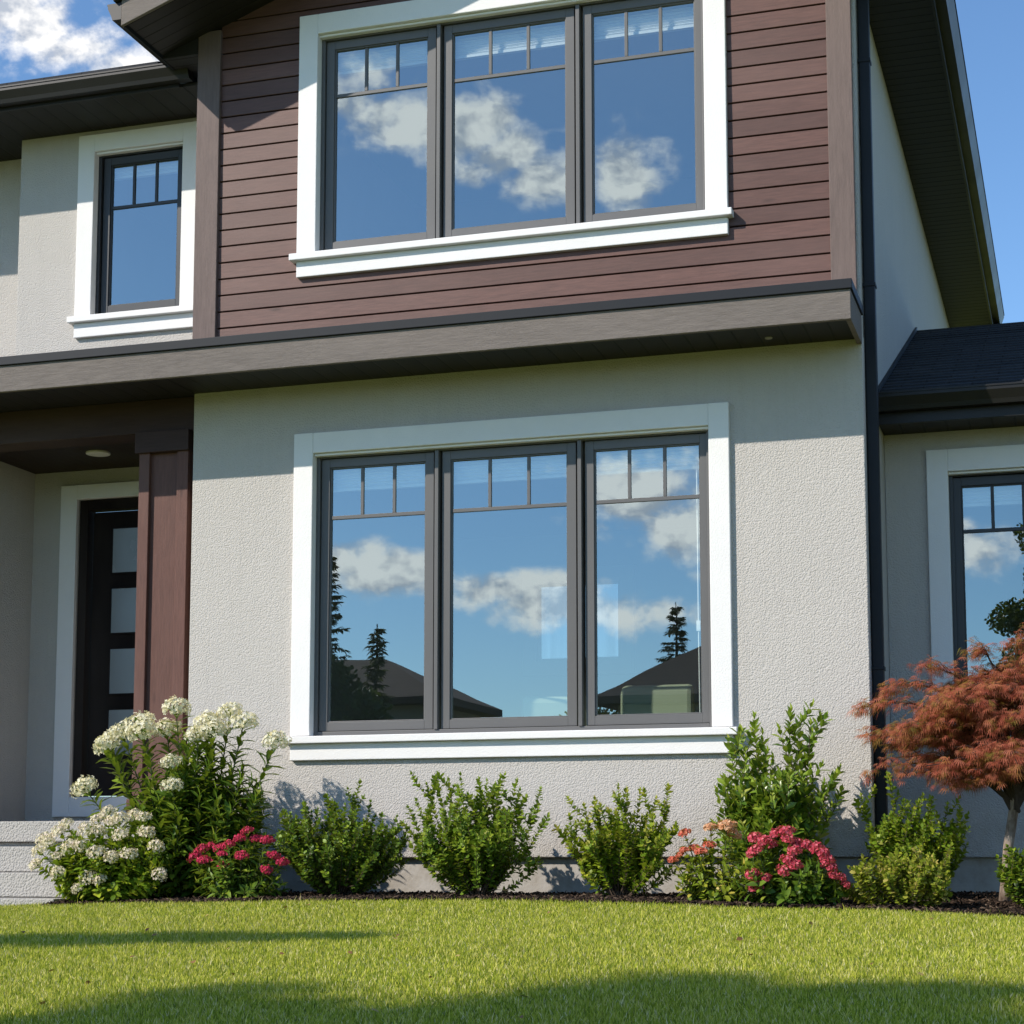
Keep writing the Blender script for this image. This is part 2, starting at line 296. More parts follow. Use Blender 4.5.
# ------------------------------------------------------------------ mesh helpers
class MB:
    def __init__(s): s.v = []; s.f = []
    def add(s, vs, fs):
        o = len(s.v); s.v += [tuple(v) for v in vs]; s.f += [tuple(i + o for i in f) for f in fs]; return s
    def box(s, x0, x1, y0, y1, z0, z1):
        return s.add([(x0, y0, z0), (x1, y0, z0), (x1, y1, z0), (x0, y1, z0), (x0, y0, z1), (x1, y0, z1), (x1, y1, z1), (x0, y1, z1)],
                     [(0, 3, 2, 1), (4, 5, 6, 7), (0, 1, 5, 4), (1, 2, 6, 5), (2, 3, 7, 6), (3, 0, 4, 7)])
    def prism(s, prof, axis, a, b):
        # profile of (p, q): axis x -> (y, z); y -> (x, z); z -> (x, y)
        def pt(p, q, t): return {'x': (t, p, q), 'y': (p, t, q), 'z': (p, q, t)}[axis]
        n = len(prof); vs = [pt(p, q, a) for p, q in prof] + [pt(p, q, b) for p, q in prof]
        fs = [tuple(range(n))[::-1], tuple(range(n, 2 * n))] + [(i, (i + 1) % n, n + (i + 1) % n, n + i) for i in range(n)]
        return s.add(vs, fs)
    def tube(s, pts, rad, seg=6, cap=True):
        pts = [Vector(p) for p in pts]; n = len(pts); vs = []; prev = None
        for i, p in enumerate(pts):
            d = (pts[min(i + 1, n - 1)] - pts[max(i - 1, 0)]).normalized()
            a = d.orthogonal() if prev is None else prev - d * prev.dot(d)
            if a.length < 1e-6: a = d.orthogonal()
            a.normalize(); prev = a; b = d.cross(a); r = rad[i] if hasattr(rad, '__len__') else rad
            for k in range(seg):
                an = 2 * math.pi * k / seg; vs.append(p + (a * math.cos(an) + b * math.sin(an)) * r)
        fs = [(i * seg + k, i * seg + (k + 1) % seg, (i + 1) * seg + (k + 1) % seg, (i + 1) * seg + k) for i in range(n - 1) for k in range(seg)]
        if cap: fs += [tuple(range(seg))[::-1], tuple(range((n - 1) * seg, n * seg))]
        return s.add(vs, fs)
    def wall(s, x0, x1, z0, z1, holes, yf, yb, caps=True):
        xs = sorted({x0, x1, *[h[0] for h in holes], *[h[1] for h in holes]}); zs = sorted({z0, z1, *[h[2] for h in holes], *[h[3] for h in holes]})
        ix = {}
        def vid(i, j, y):
            k = (i, j, y)
            if k not in ix: ix[k] = len(s.v); s.v.append((xs[i], y, zs[j]))
            return ix[k]
        def solid(i, j):
            if not (0 <= i < len(xs) - 1 and 0 <= j < len(zs) - 1): return False
            cx = (xs[i] + xs[i + 1]) / 2; cz = (zs[j] + zs[j + 1]) / 2
            return not any(h[0] < cx < h[1] and h[2] < cz < h[3] for h in holes)
        for i in range(len(xs) - 1):
            for j in range(len(zs) - 1):
                if not solid(i, j): continue
                s.f.append((vid(i, j, yf), vid(i + 1, j, yf), vid(i + 1, j + 1, yf), vid(i, j + 1, yf)))
                s.f.append((vid(i, j, yb), vid(i, j + 1, yb), vid(i + 1, j + 1, yb), vid(i + 1, j, yb)))
                for (di, dj, a, b) in ((-1, 0, (i, j + 1), (i, j)), (1, 0, (i + 1, j), (i + 1, j + 1)), (0, -1, (i, j), (i + 1, j)), (0, 1, (i + 1, j + 1), (i, j + 1))):
                    if not solid(i + di, j + dj):
                        s.f.append((vid(*a, yf), vid(*a, yb), vid(*b, yb), vid(*b, yf)))
        return s
    def build(s, name, mat, parent=None, bevel=0, smooth=False, label=None):
        me = bpy.data.meshes.new(name); me.from_pydata(s.v, [], s.f); me.update()
        return link(name, me, mat, parent, bevel, smooth, label)
def link(name, me, mat, parent=None, bevel=0, smooth=False, label=None):
    o = bpy.data.objects.new(name, me); COL.objects.link(o)
    if mat is not None and not me.materials: me.materials.append(M[mat])
    if parent is not None: o.parent = parent
    if bevel:
        b = o.modifiers.new('bevel', 'BEVEL'); b.width = bevel; b.segments = 2; b.limit_method = 'ANGLE'; b.angle_limit = math.radians(40)
    if smooth: me.polygons.foreach_set('use_smooth', [True] * len(me.polygons))
    if label: o['label'] = label
    return o
def np_mesh(name, v, faces_by_n):
    """v (N,3); faces_by_n: list of index arrays (F,k)"""
    me = bpy.data.meshes.new(name); v = np.asarray(v, np.float32)
    me.vertices.add(len(v)); me.vertices.foreach_set('co', v.ravel())
    idx = np.concatenate([f.ravel() for f in faces_by_n]).astype(np.int32)
    tot = np.concatenate([np.full(len(f), f.shape[1], np.int32) for f in faces_by_n]); st = np.concatenate([[0], np.cumsum(tot)[:-1]]).astype(np.int32)
    me.loops.add(len(idx)); me.loops.foreach_set('vertex_index', idx)
    me.polygons.add(len(tot)); me.polygons.foreach_set('loop_start', st); me.polygons.foreach_set('loop_total', tot)
    me.update(calc_edges=True); return me
def empty(name, loc=(0, 0, 0), label=None, cat=None, group=None):
    o = bpy.data.objects.new(name, None); o.location = loc; o.empty_display_size = .2; COL.objects.link(o); tag(o, label, cat, group); return o
def tag(o, label=None, cat=None, group=None, kind=None):
    for k, v in (('label', label), ('category', cat), ('group', group), ('kind', kind)):
        if v: o[k] = v
    return o

# ------------------------------------------------------------------ ground
def ss(a, b, x):
    t = np.clip((x - a) / (b - a), 0, 1); return t * t * (3 - 2 * t)
def bumpx(X): return np.maximum(.026 - .0065 * (X + 2.3) ** 2, -.085)
def gz(X, Y):
    X = np.asarray(X, float); Y = np.asarray(Y, float)
    edge = bumpx(X)
    up_ = edge + (.040 - edge) * np.clip((Y + 1.25) / 1.25, 0, 1)
    dn = edge * np.exp(-np.clip(-1.25 - Y, 0, 99) * .6) - .056 * np.clip(-1.25 - Y, 0, 6.5)
    z = np.where(Y > -1.25, up_, dn)
    return z + .008 * np.sin(X * 1.7 + Y * .6) * np.sin(Y * 1.3 - X * .4) * ss(-1.2, -2.5, Y)
gx = np.unique(np.concatenate([np.linspace(-9, 6, 76), np.linspace(-220, -9, 24), np.linspace(6, 220, 24)]))
gy = np.unique(np.concatenate([np.linspace(-9, 2, 67), np.linspace(-260, -9, 24), np.linspace(2, 260, 20)]))
GX, GY = np.meshgrid(gx, gy); GZ = gz(GX, GY)
nv = np.stack([GX, GY, GZ], -1).reshape(-1, 3); nx = len(gx)
ii, jj = np.meshgrid(np.arange(len(gy) - 1), np.arange(nx - 1), indexing='ij'); a0 = (ii * nx + jj).ravel()
me = np_mesh('ground', nv, [np.stack([a0, a0 + 1, a0 + nx + 1, a0 + nx], 1)])
tag(link('ground', me, 'ground', smooth=True), kind='structure')

def bed_edge(X):
    X = np.asarray(X, float)
    return -1.25 + .04 * np.sin(X * 2.1) + .025 * np.sin(X * 5.3 + 1)
bx = np.linspace(-5.25, 6, 180); bt = np.linspace(0, 1, 40)
BX, BT = np.meshgrid(bx, bt); yb_ = bed_edge(BX); BY = yb_ + (1.2 - yb_) * BT
BZ = gz(BX, BY) + .012 + .012 * np.sin(BX * 13 + BY * 7) * np.sin(BY * 17 - BX * 5) + RNG.normal(0, .004, BX.shape)
BZ = np.where(BT < .01, gz(BX, BY) - .02, BZ)
nv = np.stack([BX, BY, BZ], -1).reshape(-1, 3); nx = len(bx)
ii, jj = np.meshgrid(np.arange(len(bt) - 1), np.arange(nx - 1), indexing='ij'); a0 = (ii * nx + jj).ravel()
tag(link('flower_bed', np_mesh('flower_bed', nv, [np.stack([a0, a0 + 1, a0 + nx + 1, a0 + nx], 1)]), 'bed', smooth=True), kind='structure')
# bark mulch chips
N = 15000
cx = RNG.uniform(-5.2, 3.2, N); t_ = RNG.uniform(0, 1, N) ** 1.3; cy = bed_edge(cx) + .01 + t_ * (np.where(cx < 0, 0.0, 1.2) - bed_edge(cx))
L_ = RNG.uniform(.012, .05, N); W_ = L_ * RNG.uniform(.25, .6, N); an = RNG.uniform(0, 6.28, N); ti = RNG.normal(0, .35, N)
cz = gz(cx, cy) + .014 + RNG.uniform(-.006, .010, N)
ax = np.stack([np.cos(an) * np.cos(ti), np.sin(an) * np.cos(ti), np.sin(ti)], 1); sx = np.stack([-np.sin(an), np.cos(an), RNG.normal(0, .3, N)], 1)
c0 = np.stack([cx, cy, cz], 1); th = np.array([0, 0, .006])
vs = np.stack([c0 - ax * L_[:, None] / 2 - sx * W_[:, None] / 2, c0 + ax * L_[:, None] / 2 - sx * W_[:, None] / 3, c0 + ax * L_[:, None] / 2 + sx * W_[:, None] / 2, c0 - ax * L_[:, None] / 2 + sx * W_[:, None] / 3], 1)
vs = np.concatenate([vs, vs + th], 1).reshape(-1, 3); b0 = np.arange(N)[:, None] * 8
q = [np.array(f) + b0 for f in ((4, 5, 6, 7), (0, 1, 5, 4), (1, 2, 6, 5), (2, 3, 7, 6), (3, 0, 4, 7))]
tag(link('mulch', np_mesh('mulch', vs, q), 'chips'), 'dark brown bark mulch chips covering the planting bed', 'mulch', kind='stuff')

# lawn grass
def make_grass():
    pts = []
    def fill(n, y0, y1):
        y = RNG.uniform(y0, y1, n); d = y - CAM.y
        xc = CAM.x - math.tan(YAW) * d; hw = .32 * d + 1.0
        x = xc + RNG.uniform(-1, 1, n) * hw; return np.stack([x, y], 1)
    for (y0, y1, dens_) in ((-3.2, -.9, 8500), (-5.0, -3.2, 10500), (-7.2, -5.0, 13000)):
        d = (y0 + y1) / 2 - CAM.y; area = 2 * (.32 * d + 1) * (y1 - y0); pts.append(fill(int(area * dens_), y0, y1))
    p = np.concatenate(pts)
    keep = np.where(p[:, 0] < -5.22, p[:, 1] < -1.0 + RNG.normal(0, .012, len(p)), p[:, 1] < bed_edge(p[:, 0]) + .03 * np.sin(p[:, 0] * 11) * np.sin(p[:, 0] * 4.3) + RNG.normal(.015, .035, len(p)))
    p = p[keep]; n = len(p)
    patch = .5 + .5 * np.sin(p[:, 0] * 2.3 + np.sin(p[:, 1] * 1.9)) * np.sin(p[:, 1] * 2.9 + 1.3 * np.sin(p[:, 0] * 1.4))
    h = RNG.uniform(.014, .033, n) * (.85 + .3 * patch); tall = RNG.random(n) < .008; h[tall] *= 1.9
    w = RNG.uniform(.0014, .0029, n); an = RNG.uniform(0, 6.283, n); le = RNG.uniform(.05, .7, n) * h; ld = RNG.uniform(0, 6.283, n)
    b = np.stack([p[:, 0], p[:, 1], gz(p[:, 0], p[:, 1]) - .002], 1)
    s = np.stack([np.cos(an), np.sin(an), np.zeros(n)], 1) * w[:, None]; ldv = np.stack([np.cos(ld), np.sin(ld), np.zeros(n)], 1)
    mid = b + ldv * (le * .3)[:, None]; mid[:, 2] += h * .55
    tip = b + ldv * le[:, None]; tip[:, 2] += h
    v = np.stack([b - s, b + s, mid + s * .8, mid - s * .8, tip], 1).reshape(-1, 3); k = np.arange(n)[:, None] * 5
    return np_mesh('grass', v, [k + np.array([0, 1, 2, 3]), k + np.array([3, 2, 4])])
tag(link('grass', make_grass(), 'grass'), 'mown green lawn grass with dry straw blades', 'grass', kind='stuff')

# ------------------------------------------------------------------ the house
house = empty('house', (0, 0, 0), 'two-storey greige stucco house with brown lap siding and white window surrounds', 'house')
def part(mb, name, mat, bevel=0, parent=None, label=None, smooth=False): return mb.build(name, mat, parent or house, bevel, smooth, label)

XL, XR = -4.81, .02                                                # lower stucco box
LW = (-3.86, -.99, 1.10, 3.17)                                     # lower window opening
UW = (-3.86, -.99, 4.58, 6.30)
part(MB().wall(XL, XR, .30, 3.70, [LW], 0, .14), 'wall', 'stucco', .006)
part(MB().box(XL + .05, XR - .05, .05, .14, -.4, .303), 'foundation', 'foundation', .006)
# right side of the box (two storeys) and back
part(MB().box(XR - .14, XR, .14, 9.2, .30, 6.3), 'wall', 'stucco')
part(MB().box(XR - .19, XR - .05, .14, 1.3, -.4, .303), 'foundation', 'foundation')
part(MB().box(XR - .14, XR - .004, .0, .14, 3.68, 6.3), 'wall', 'stucco')
part(MB().box(XL + .001, XL + .12, .14, 5.0, .30, 6.3), 'wall', 'stucco')
# band roof: rough fascia, flashing, soffit
part(MB().box(-9.5, XR, -.60, -.565, 3.63, 3.822).box(XR - .035, XR, -.564, -.002, 3.63, 3.822), 'fascia_board', 'fascia', .004)
part(MB().box(-9.5, XR + .012, -.618, -.59, 3.822, 3.885).box(XR - .02, XR + .012, -.589, -.002, 3.822, 3.885).prism([(-.59, 3.884), (.0, 3.93), (.0, 3.90), (-.59, 3.855)], 'x', -9.5, XR - .021), 'flashing', 'metal', .004)
part(MB().box(-9.5, XR - .036, -.564, .0, 3.668, 3.69).box(-9.5, XL, .0, .34, 3.668, 3.69), 'soffit', 'soffit_x')
mb = MB(); mb.tube([(-.56, -.20, 3.670), (-.56, -.20, 3.662)], [.026, .023], 20); part(mb, 'soffit_light', 'puck_dim')
# skirt roof over the porch, up to the set-back upper walls
part(MB().prism([(.0, 3.93), (1.25, 4.02), (1.25, 3.9), (.0, 3.86)], 'x', -9.5, XL), 'roof', 'shingle')

# upper storey siding, lap boards
mb = MB(); PITCHB = .1235; z = 3.888; GS = .36
def gable_x(zz):                                                    # where the gable slope cuts height zz
    k = max(0, (zz - 6.55) / GS); return -4.82 + k, XR - k
while z < 7.1:
    za, zb = z, z + PITCHB; g0, g1 = gable_x(zb); a, b = max(-4.64, g0), min(-.165, g1)
    segs = [(a, b)] if (zb < UW[2] + .03 or za > UW[3] - .03) else [(a, -3.9), (-.95, b)]
    for x0, x1 in segs:
        # joints between lengths of board, staggered from row to row
        if x1 > x0: mb.prism([(-.006, za + .012), (-.003, za + .009), (-.0045, zb - .002), (-.001, zb), (.03, zb), (.03, za + .009)], 'x', x0, x1)
    z += PITCHB
siding = part(mb, 'siding', 'siding')
part(MB().wall(XL + .12, XR - .14, 3.9, 6.9, [UW], .0305, .14), 'wall', 'siding')
part(MB().box(-4.82, -4.635, -.032, .0305, 3.89, 6.42), 'corner_board', 'corner', .005)
part(MB().box(-.17, -.004, -.032, .0305, 3.89, 6.42), 'corner_board', 'corner', .005)

# ---- gable roof over the upper storey
XE0, XE1, ZE = -5.13, .49, 6.25
XRIDGE = (XE0 + XE1) / 2; ZR = ZE + GS * (XRIDGE - XE0)
bb = .20
part(MB().prism([(XE0, ZE), (XRIDGE, ZR), (XRIDGE, ZR + bb), (XE0, ZE + bb)], 'y', -.63, -.60), 'barge_board', 'fascia', .004)
part(MB().prism([(XRIDGE, ZR), (XE1, ZE), (XE1, ZE + bb), (XRIDGE, ZR + bb)], 'y', -.63, -.60), 'barge_board', 'fascia', .004)
part(MB().prism([(XE0 + .021, ZE + .03), (XRIDGE, ZR + .02), (XE1 - .46, ZE + GS * .46 + .02), (XE1 - .46, ZE + GS * .46 + .05), (XRIDGE, ZR + .05), (XE0 + .021, ZE + .06)], 'y', -.599, .03), 'soffit', 'soffit_y')
part(MB().box(XE0 + .02, XL - .012, -.033, 5.0, ZE + .005, ZE + .03).prism([(XE0 + .021, ZE + .031), (XL - .012, ZE + .031), (XL - .012, ZE + .13), (XE0 + .021, ZE + .032)], 'y', -.033, -.02), 'soffit', 'soffit_y')
part(MB().box(XR, XE1 - .02, -.599, 9.2, ZE + .005, ZE + .03), 'soffit', 'soffit_y')
part(MB().box(XE0, XE0 + .02, -.599, 5.0, ZE, ZE + .18), 'fascia_board', 'metal')
part(MB().box(XE1 - .02, XE1, -.599, 9.2, ZE - .005, ZE + .2), 'fascia_board', 'gutter')
def gutter_prof(o, z0, z1, s, d=.115):
    # K-style profile; o = back plane, s = outward sign
    return [(o, z0), (o + s * d * .62, z0), (o + s * d * .70, z0 + .03), (o + s * d * .95, z1 - .035), (o + s * d * .95, z1 - .012), (o + s * d, z1 - .012), (o + s * d, z1), (o, z1)]
part(MB().prism(gutter_prof(XE0, ZE + .05, ZE + .175, -1), 'y', -.63, 5.0), 'gutter', 'gutter')
g_ = part(MB().prism(gutter_prof(XE1, ZE + .06, ZE + .205, 1, .12), 'y', -.63, 9.25), 'gutter', 'gutter')
part(MB().tube([(XE1 + .04, 9.1, ZE + .06), (XE1 + .02, 9.12, ZE - .08), (XE1 - .1, 9.14, ZE - .2)], .035, 8), 'downspout', 'gutter')
for (xa, xb, za, zb) in ((XE0 - .05, XRIDGE, ZE + .18, ZR + .22), (XE1 + .05, XRIDGE, ZE + .18, ZR + .22)):
    part(MB().prism([(xa, za), (xb, zb), (xb, zb + .03), (xa, za + .03)], 'y', -.66, 9.3), 'roof', 'shingle')
part(MB().prism([(XL, ZE + .03), (XR, ZE + .03), (XRIDGE, ZR + .15)], 'y', 9.0, 9.2), 'wall', 'stucco')

# ---- upper left wing
YA, YB = .85, 1.20
LO = (-6.18, -5.365, 4.57, 6.0)
part(MB().wall(-6.87, XL, 3.9, 6.2, [LO], YA, YA + .14), 'wall', 'stucco', .006)
part(MB().box(-6.87, -6.75, YA + .141, YB + .1, 3.9, 6.2), 'wall', 'stucco')
part(MB().box(-10, -6.751, YB, YB + .14, 3.9, 6.2), 'wall', 'stucco')
part(MB().box(-10, XL - .02, .29, 1.3, 6.17, 6.195), 'soffit', 'soffit_x')
part(MB().box(-10, XE0 + .0, .265, .289, 6.165, 6.33), 'fascia_board', 'gutter')
part(MB().prism(gutter_prof(.264, 6.19, 6.315, -1), 'x', -10, XE0 + .12), 'gutter', 'gutter')
part(MB().prism([(.2, 6.33), (4.5, 7.9), (4.5, 7.93), (.2, 6.36)], 'x', -10, XE0 - .15), 'roof', 'shingle')

# ---- right wing
YW = 1.25
RO = (.455, 1.27, 1.10, 3.02)
part(MB().wall(XR + .001, 7.0, .30, 3.34, [RO], YW, YW + .14), 'wall', 'stucco', .006)
part(MB().box(XR + .001, 7.0, YW + .05, YW + .14, -.4, .303), 'foundation', 'foundation')
part(MB().box(XR + .002, 7.0, .87, YW + .05, 3.30, 3.325), 'soffit', 'soffit_x')
part(MB().box(XR + .002, 7.1, .85, .869, 3.285, 3.47), 'fascia_board', 'gutter', .003)
part(MB().prism(gutter_prof(.849, 3.365, 3.49, -1), 'x', XR + .004, 7.1), 'gutter', 'gutter')
mb = MB(); n = 24
for i in range(n):
    f0, f1 = i / n, (i + 1.15) / n
    y0, y1 = .83 + f0 * 3.35, .83 + f1 * 3.35; z0, z1 = 3.495 + f0 * 1.38, 3.495 + f1 * 1.38
    mb.prism([(y0, z0 + .012), (y1, z1), (y1, z1 - .008), (y0, z0)], 'x', XR + .003, 7.2)
mb.prism([(.87, 3.47), (4.18, 4.83), (7.5, 3.5), (7.5, 3.45)], 'x', XR + .004, 7.15)
mb.prism([(4.18, 4.875), (7.5, 3.5), (7.5, 3.52), (4.18, 4.895)], 'x', XR + .003, 7.2)
part(mb, 'roof', 'shingle', label='dark blue-black shingled roof of the right wing')
mb = MB(); mb.prism([(.80, 3.53), (4.2, 4.93), (4.2, 4.90), (.80, 3.50)], 'x', XR + .001, XR + .02); part(mb, 'flashing', 'metal')

# ---- downspout on the corner
dn = part(MB().box(.024, .098, .11, .185, .16, 6.12), 'downspout', 'metal', .008)
part(MB().prism([(.11, 6.1201), (.185, 6.1201), (.185, 6.2), (.11, 6.2)], 'x', .024, .2), 'elbow', 'metal', .01, dn)
for zb in (1.5, 4.05, 5.6): part(MB().box(.0205, .104, .104, .191, zb, zb + .025), 'bracket', 'metal', .003, dn)
part(MB().prism([(.11, .1599), (.185, .1599), (.12, .06), (-.02, .06), (-.02, .12)], 'x', .024, .098), 'elbow', 'metal', .006, dn)

# ---- windows
def window(xo0, xo1, zl, zi, zo, yw, proud, ops, sashes, munt, tw, thick_mat='frame', extend_r=.035, blind_z=None, label=None):
    """xo0..xo1 outer surround, zl ledge top, zi inner top, zo outer top, yw wall plane, ops inner opening x0,x1; sashes list of (x0,x1)"""
    i0, i1 = ops; yf = yw - proud
    w = MB()
    w.box(i0, i0 + .028, yw + .035, yw + .12, zl, zi).box(i1 - .028, i1, yw + .035, yw + .12, zl, zi)
    w.box(i0 + .0281, i1 - .0281, yw + .035, yw + .12, zi - .028, zi).box(i0 + .0281, i1 - .0281, yw + .035, yw + .12, zl - .004, zl + .03)
    for (a, b) in zip(sashes[:-1], sashes[1:]):
        c = (a[1] + b[0]) / 2; w.box(c - .014, c + .014, yw + .022, yw + .12, zl + .0301, zi - .0281)
    root = w.build('window', M_(thick_mat), house, .003, label=label)
    # white surround: two jambs, head; ledge and apron
    MB().box(xo0, i0, yf, yw + .05, zl, zo).box(i1, xo1, yf, yw + .05, zl, zo).box(i0 + .0001, i1 - .0001, yf + .0004, yw + .05, zi, zo - .0004).build('surround', 'stucco_trim', root, .005)
    MB().box(i0 + .002, i1 - .002, yw - .01, yw + .034, zi - .018, zi - .002).build('drip_flashing', 'stucco_trim', root, .002)
    MB().prism([(yw - proud - .045, zl - .055), (yw - proud - .045, zl - .006), (yw + .06, zl), (yw + .06, zl - .055)], 'x', xo0 - .04, xo1 + extend_r).build('sill', 'stucco_trim', root, .005)
    MB().box(xo0, xo1, yf, yw + .05, zl - .172, zl - .056).build('apron', 'stucco_trim', root, .005)
    for (s0, s1) in sashes:
        z0, z1 = zl + .034, zi - .032; sy0, sy1 = yw + .055, yw + .10; st = .062
        s = MB()
        s.box(s0, s0 + st, sy0, sy1, z0, z1).box(s1 - st, s1, sy0, sy1, z0, z1)
        s.box(s0 + st, s1 - st, sy0 + .0006, sy1, z0, z0 + st).box(s0 + st, s1 - st, sy0 + .0006, sy1, z1 - st, z1)
        g0, g1, h0, h1 = s0 + st, s1 - st, z0 + st, z1 - st
        # glazing bead
        bd = .009
        s.box(g0, g0 + bd, sy0 + .010, sy1, h0, h1).box(g1 - bd, g1, sy0 + .010, sy1, h0, h1).box(g0 + bd, g1 - bd, sy0 + .0105, sy1, h0, h0 + bd).box(g0 + bd, g1 - bd, sy0 + .0105, sy1, h1 - bd, h1)
        my0 = sy0 + .016
        s.box(g0 + bd, g1 - bd, my0, sy0 + .036, munt - .013, munt + .013)
        for k in (1, 2):
            c = g0 + (g1 - g0) * k / 3; s.box(c - .0115, c + .0115, my0 + .0007, sy0 + .036, munt + .0131, h1 - bd)
        s.build('sash', M_(thick_mat), root, .0025)
        tilt = random.uniform(-.0007, .0007)
        yg = sy0 + .027
        MB().add([(g0, yg - tilt, h0), (g1, yg + tilt, h0), (g1, yg + tilt * .5, h1), (g0, yg - tilt, h1)], [(0, 1, 2, 3)]).build('glass', 'glass', root)
        if blind_z:
            bm = MB(); zz = h1 + .05
            while zz > blind_z + .02:
                bm.prism([(yw + .155, zz), (yw + .17, zz - .0115), (yw + .155, zz - .023), (yw + .140, zz - .0115)], 'x', g0 - .03, g1 + .03); zz -= .0235
            bm.box(g0 - .03, g1 + .03, yw + .138, yw + .172, zz - .02, zz - .0005)
            bm.build('blind', 'blind', root)
    return root
def M_(n): return n
three = [(-3.815, -2.966), (-2.905, -1.936), (-1.873, -1.015)]
w1 = window(-3.995, -.862, 1.145, 3.155, 3.303, 0, .037, (-3.848, -1.0), three, 2.70, 0, blind_z=2.905, label='ground-floor triple window reflecting dark roofs, conifers and clouds')
MB().tube([(-1.115, .14, 2.95), (-1.115, .14, 1.82), (-1.112, .141, 1.25)], .006, 6).box(-1.128, -1.102, .128, .152, 1.80, 1.87).build('pull_cord', 'blind', w1)
window(-3.995, -.848, 4.626, 6.275, 6.426, 0, .042, (-3.848, -1.0), three, 5.83, 0, blind_z=6.03, label='upper triple window in the brown siding reflecting one white cloud')
window(-6.315, -5.235, 4.615, 5.98, 6.125, YA, .037, (-6.168, -5.378), [(-6.128, -5.398)], 5.53, 0, 'frame_dark', blind_z=5.80, label='small single window of the upper left wing')
window(.315, 1.415, 1.145, 3.005, 3.165, YW, .037, (.462, 1.262), [(.482, 1.242)], 2.587, 0, 'frame_dark', blind_z=2.80, label='shaded window of the right wing above the red maple')

# ---- porch: back wall, side wall, ceiling, beam, column, door
YD = 1.30; XP = -6.93
DO = (-6.51, -5.30, .66, 3.225)
part(MB().wall(XP, XL, .56, 3.63, [DO], YD, YD + .14), 'wall', 'stucco')
part(MB().box(XP - .14, XP, .10, YD + .14, .56, 3.63), 'wall', 'stucco')
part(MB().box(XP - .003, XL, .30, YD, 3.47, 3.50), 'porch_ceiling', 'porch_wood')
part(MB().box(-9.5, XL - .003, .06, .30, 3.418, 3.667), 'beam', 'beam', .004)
pl_ = MB(); pl_.tube([(-6.02, .74, 3.472), (-6.02, .74, 3.458), (-6.02, .74, 3.452)], [.095, .095, .07], 28); part(pl_, 'porch_light', 'puck')
col = part(MB().box(-5.245, -4.905, .082, .36, .56, 3.27), 'column', 'post', .003)
MB().box(-5.275, -5.19, .05, .081, .56, 3.27).box(-4.965, -4.874, .05, .081, .56, 3.27).box(-5.275, -5.246, .082, .39, .56, 3.27).box(-4.904, -4.874, .082, .39, .56, 3.27).build('column_trim', 'post', col, .004)
MB().box(-5.30, -4.862, .022, .40, 3.262, 3.42).build('column_cap', 'beam', col, .004)
MB().box(-5.30, -4.862, .022, .40, .565, .72).build('column_base', 'post', col, .004)
dr = part(MB().box(-6.42, -5.40, YD + .09, YD + .135, .80, 3.13), 'door', 'door', .003)
MB().box(-6.507, -6.43, YD + .012, YD + .138, .79, 3.222).box(-5.39, -5.303, YD + .012, YD + .138, .79, 3.222).box(-6.429, -5.391, YD + .012, YD + .138, 3.14, 3.222).build('door_frame', 'door', dr, .004)
for k in range(4):
    zt = 2.985 - k * .497
    MB().box(-6.235, -5.78, YD + .082, YD + .0895, zt - .365, zt).build('door_glass', 'frost', dr, .002)
    MB().box(-6.25, -6.2351, YD + .079, YD + .0895, zt - .38, zt + .015).box(-5.7799, -5.765, YD + .079, YD + .0895, zt - .38, zt + .015).box(-6.235, -5.78, YD + .0795, YD + .0895, zt + .0001, zt + .015).box(-6.235, -5.78, YD + .0795, YD + .0895, zt - .38, zt - .3651).build('glass_bead', 'door', dr)
MB().tube([(-5.47, YD + .06, 1.65), (-5.47, YD + .06, 2.15)], .014, 10).build('handle', 'metal', dr)
part(MB().box(-6.66, -6.5101, YD - .037, YD + .05, .63, 3.345).box(-5.2999, -5.15, YD - .037, YD + .05, .63, 3.345).box(-6.51, -5.30, YD - .0365, YD + .05, 3.2251, 3.3446).box(-6.51, -5.30, YD - .0365, YD + .05, .63, .789), 'door_surround', 'stucco_trim', .004)

# ---- interiors
def room(x0, x1, y0, y1, z0, z1, hole=None):
    b = MB()
    b.box(x0, x1, y0, y1, z0 - .05, z0).box(x0, x1, y0, y1, z1, z1 + .05)
    b.box(x0 - .05, x0, y0, y1, z0, z1).box(x1, x1 + .05, y0, y1, z0, z1)
    b.wall(x0, x1, z0, z1, [hole] if hole else [], y1, y1 + .08)
    return part(b, 'interior_wall', 'inwall')
HW = (-3.74, -2.90, 2.2, 2.97)
room(-4.68, -.13, .141, 5.2, .55, 3.45, HW)
room(-4.68, -.13, .141, 4.4, 4.0, 6.6); room(-6.74, -4.9, YA + .141, 4.2, 4.0, 6.16); room(XR + .01, 4.0, YW + .141, 4.6, .55, 3.25)
part(MB().box(-4.67, -.14, .15, 5.19, .5501, .56), 'interior_floor', 'infloor')
hw = part(MB().wall(HW[0] - .14, HW[1] + .14, HW[2] - .14, HW[3] + .14, [HW], 5.16, 5.1999), 'window', 'blind', .004, label='small bright window on the back wall of the room')
MB().wall(HW[0], HW[1], HW[2], HW[3], [(HW[0] + .03, HW[1] - .03, HW[2] + .03, HW[3] - .03)], 5.21, 5.25).build('sash', 'blind', hw)
MB().add([(HW[0] + .03, 5.23, HW[2] + .03), (HW[1] - .03, 5.23, HW[2] + .03), (HW[1] - .03, 5.23, HW[3] - .03), (HW[0] + .03, 5.23, HW[3] - .03)], [(0, 1, 2, 3)]).build('dimming_pane', 'dimmer', hw)  # added pane that cuts the daylight coming through the back window
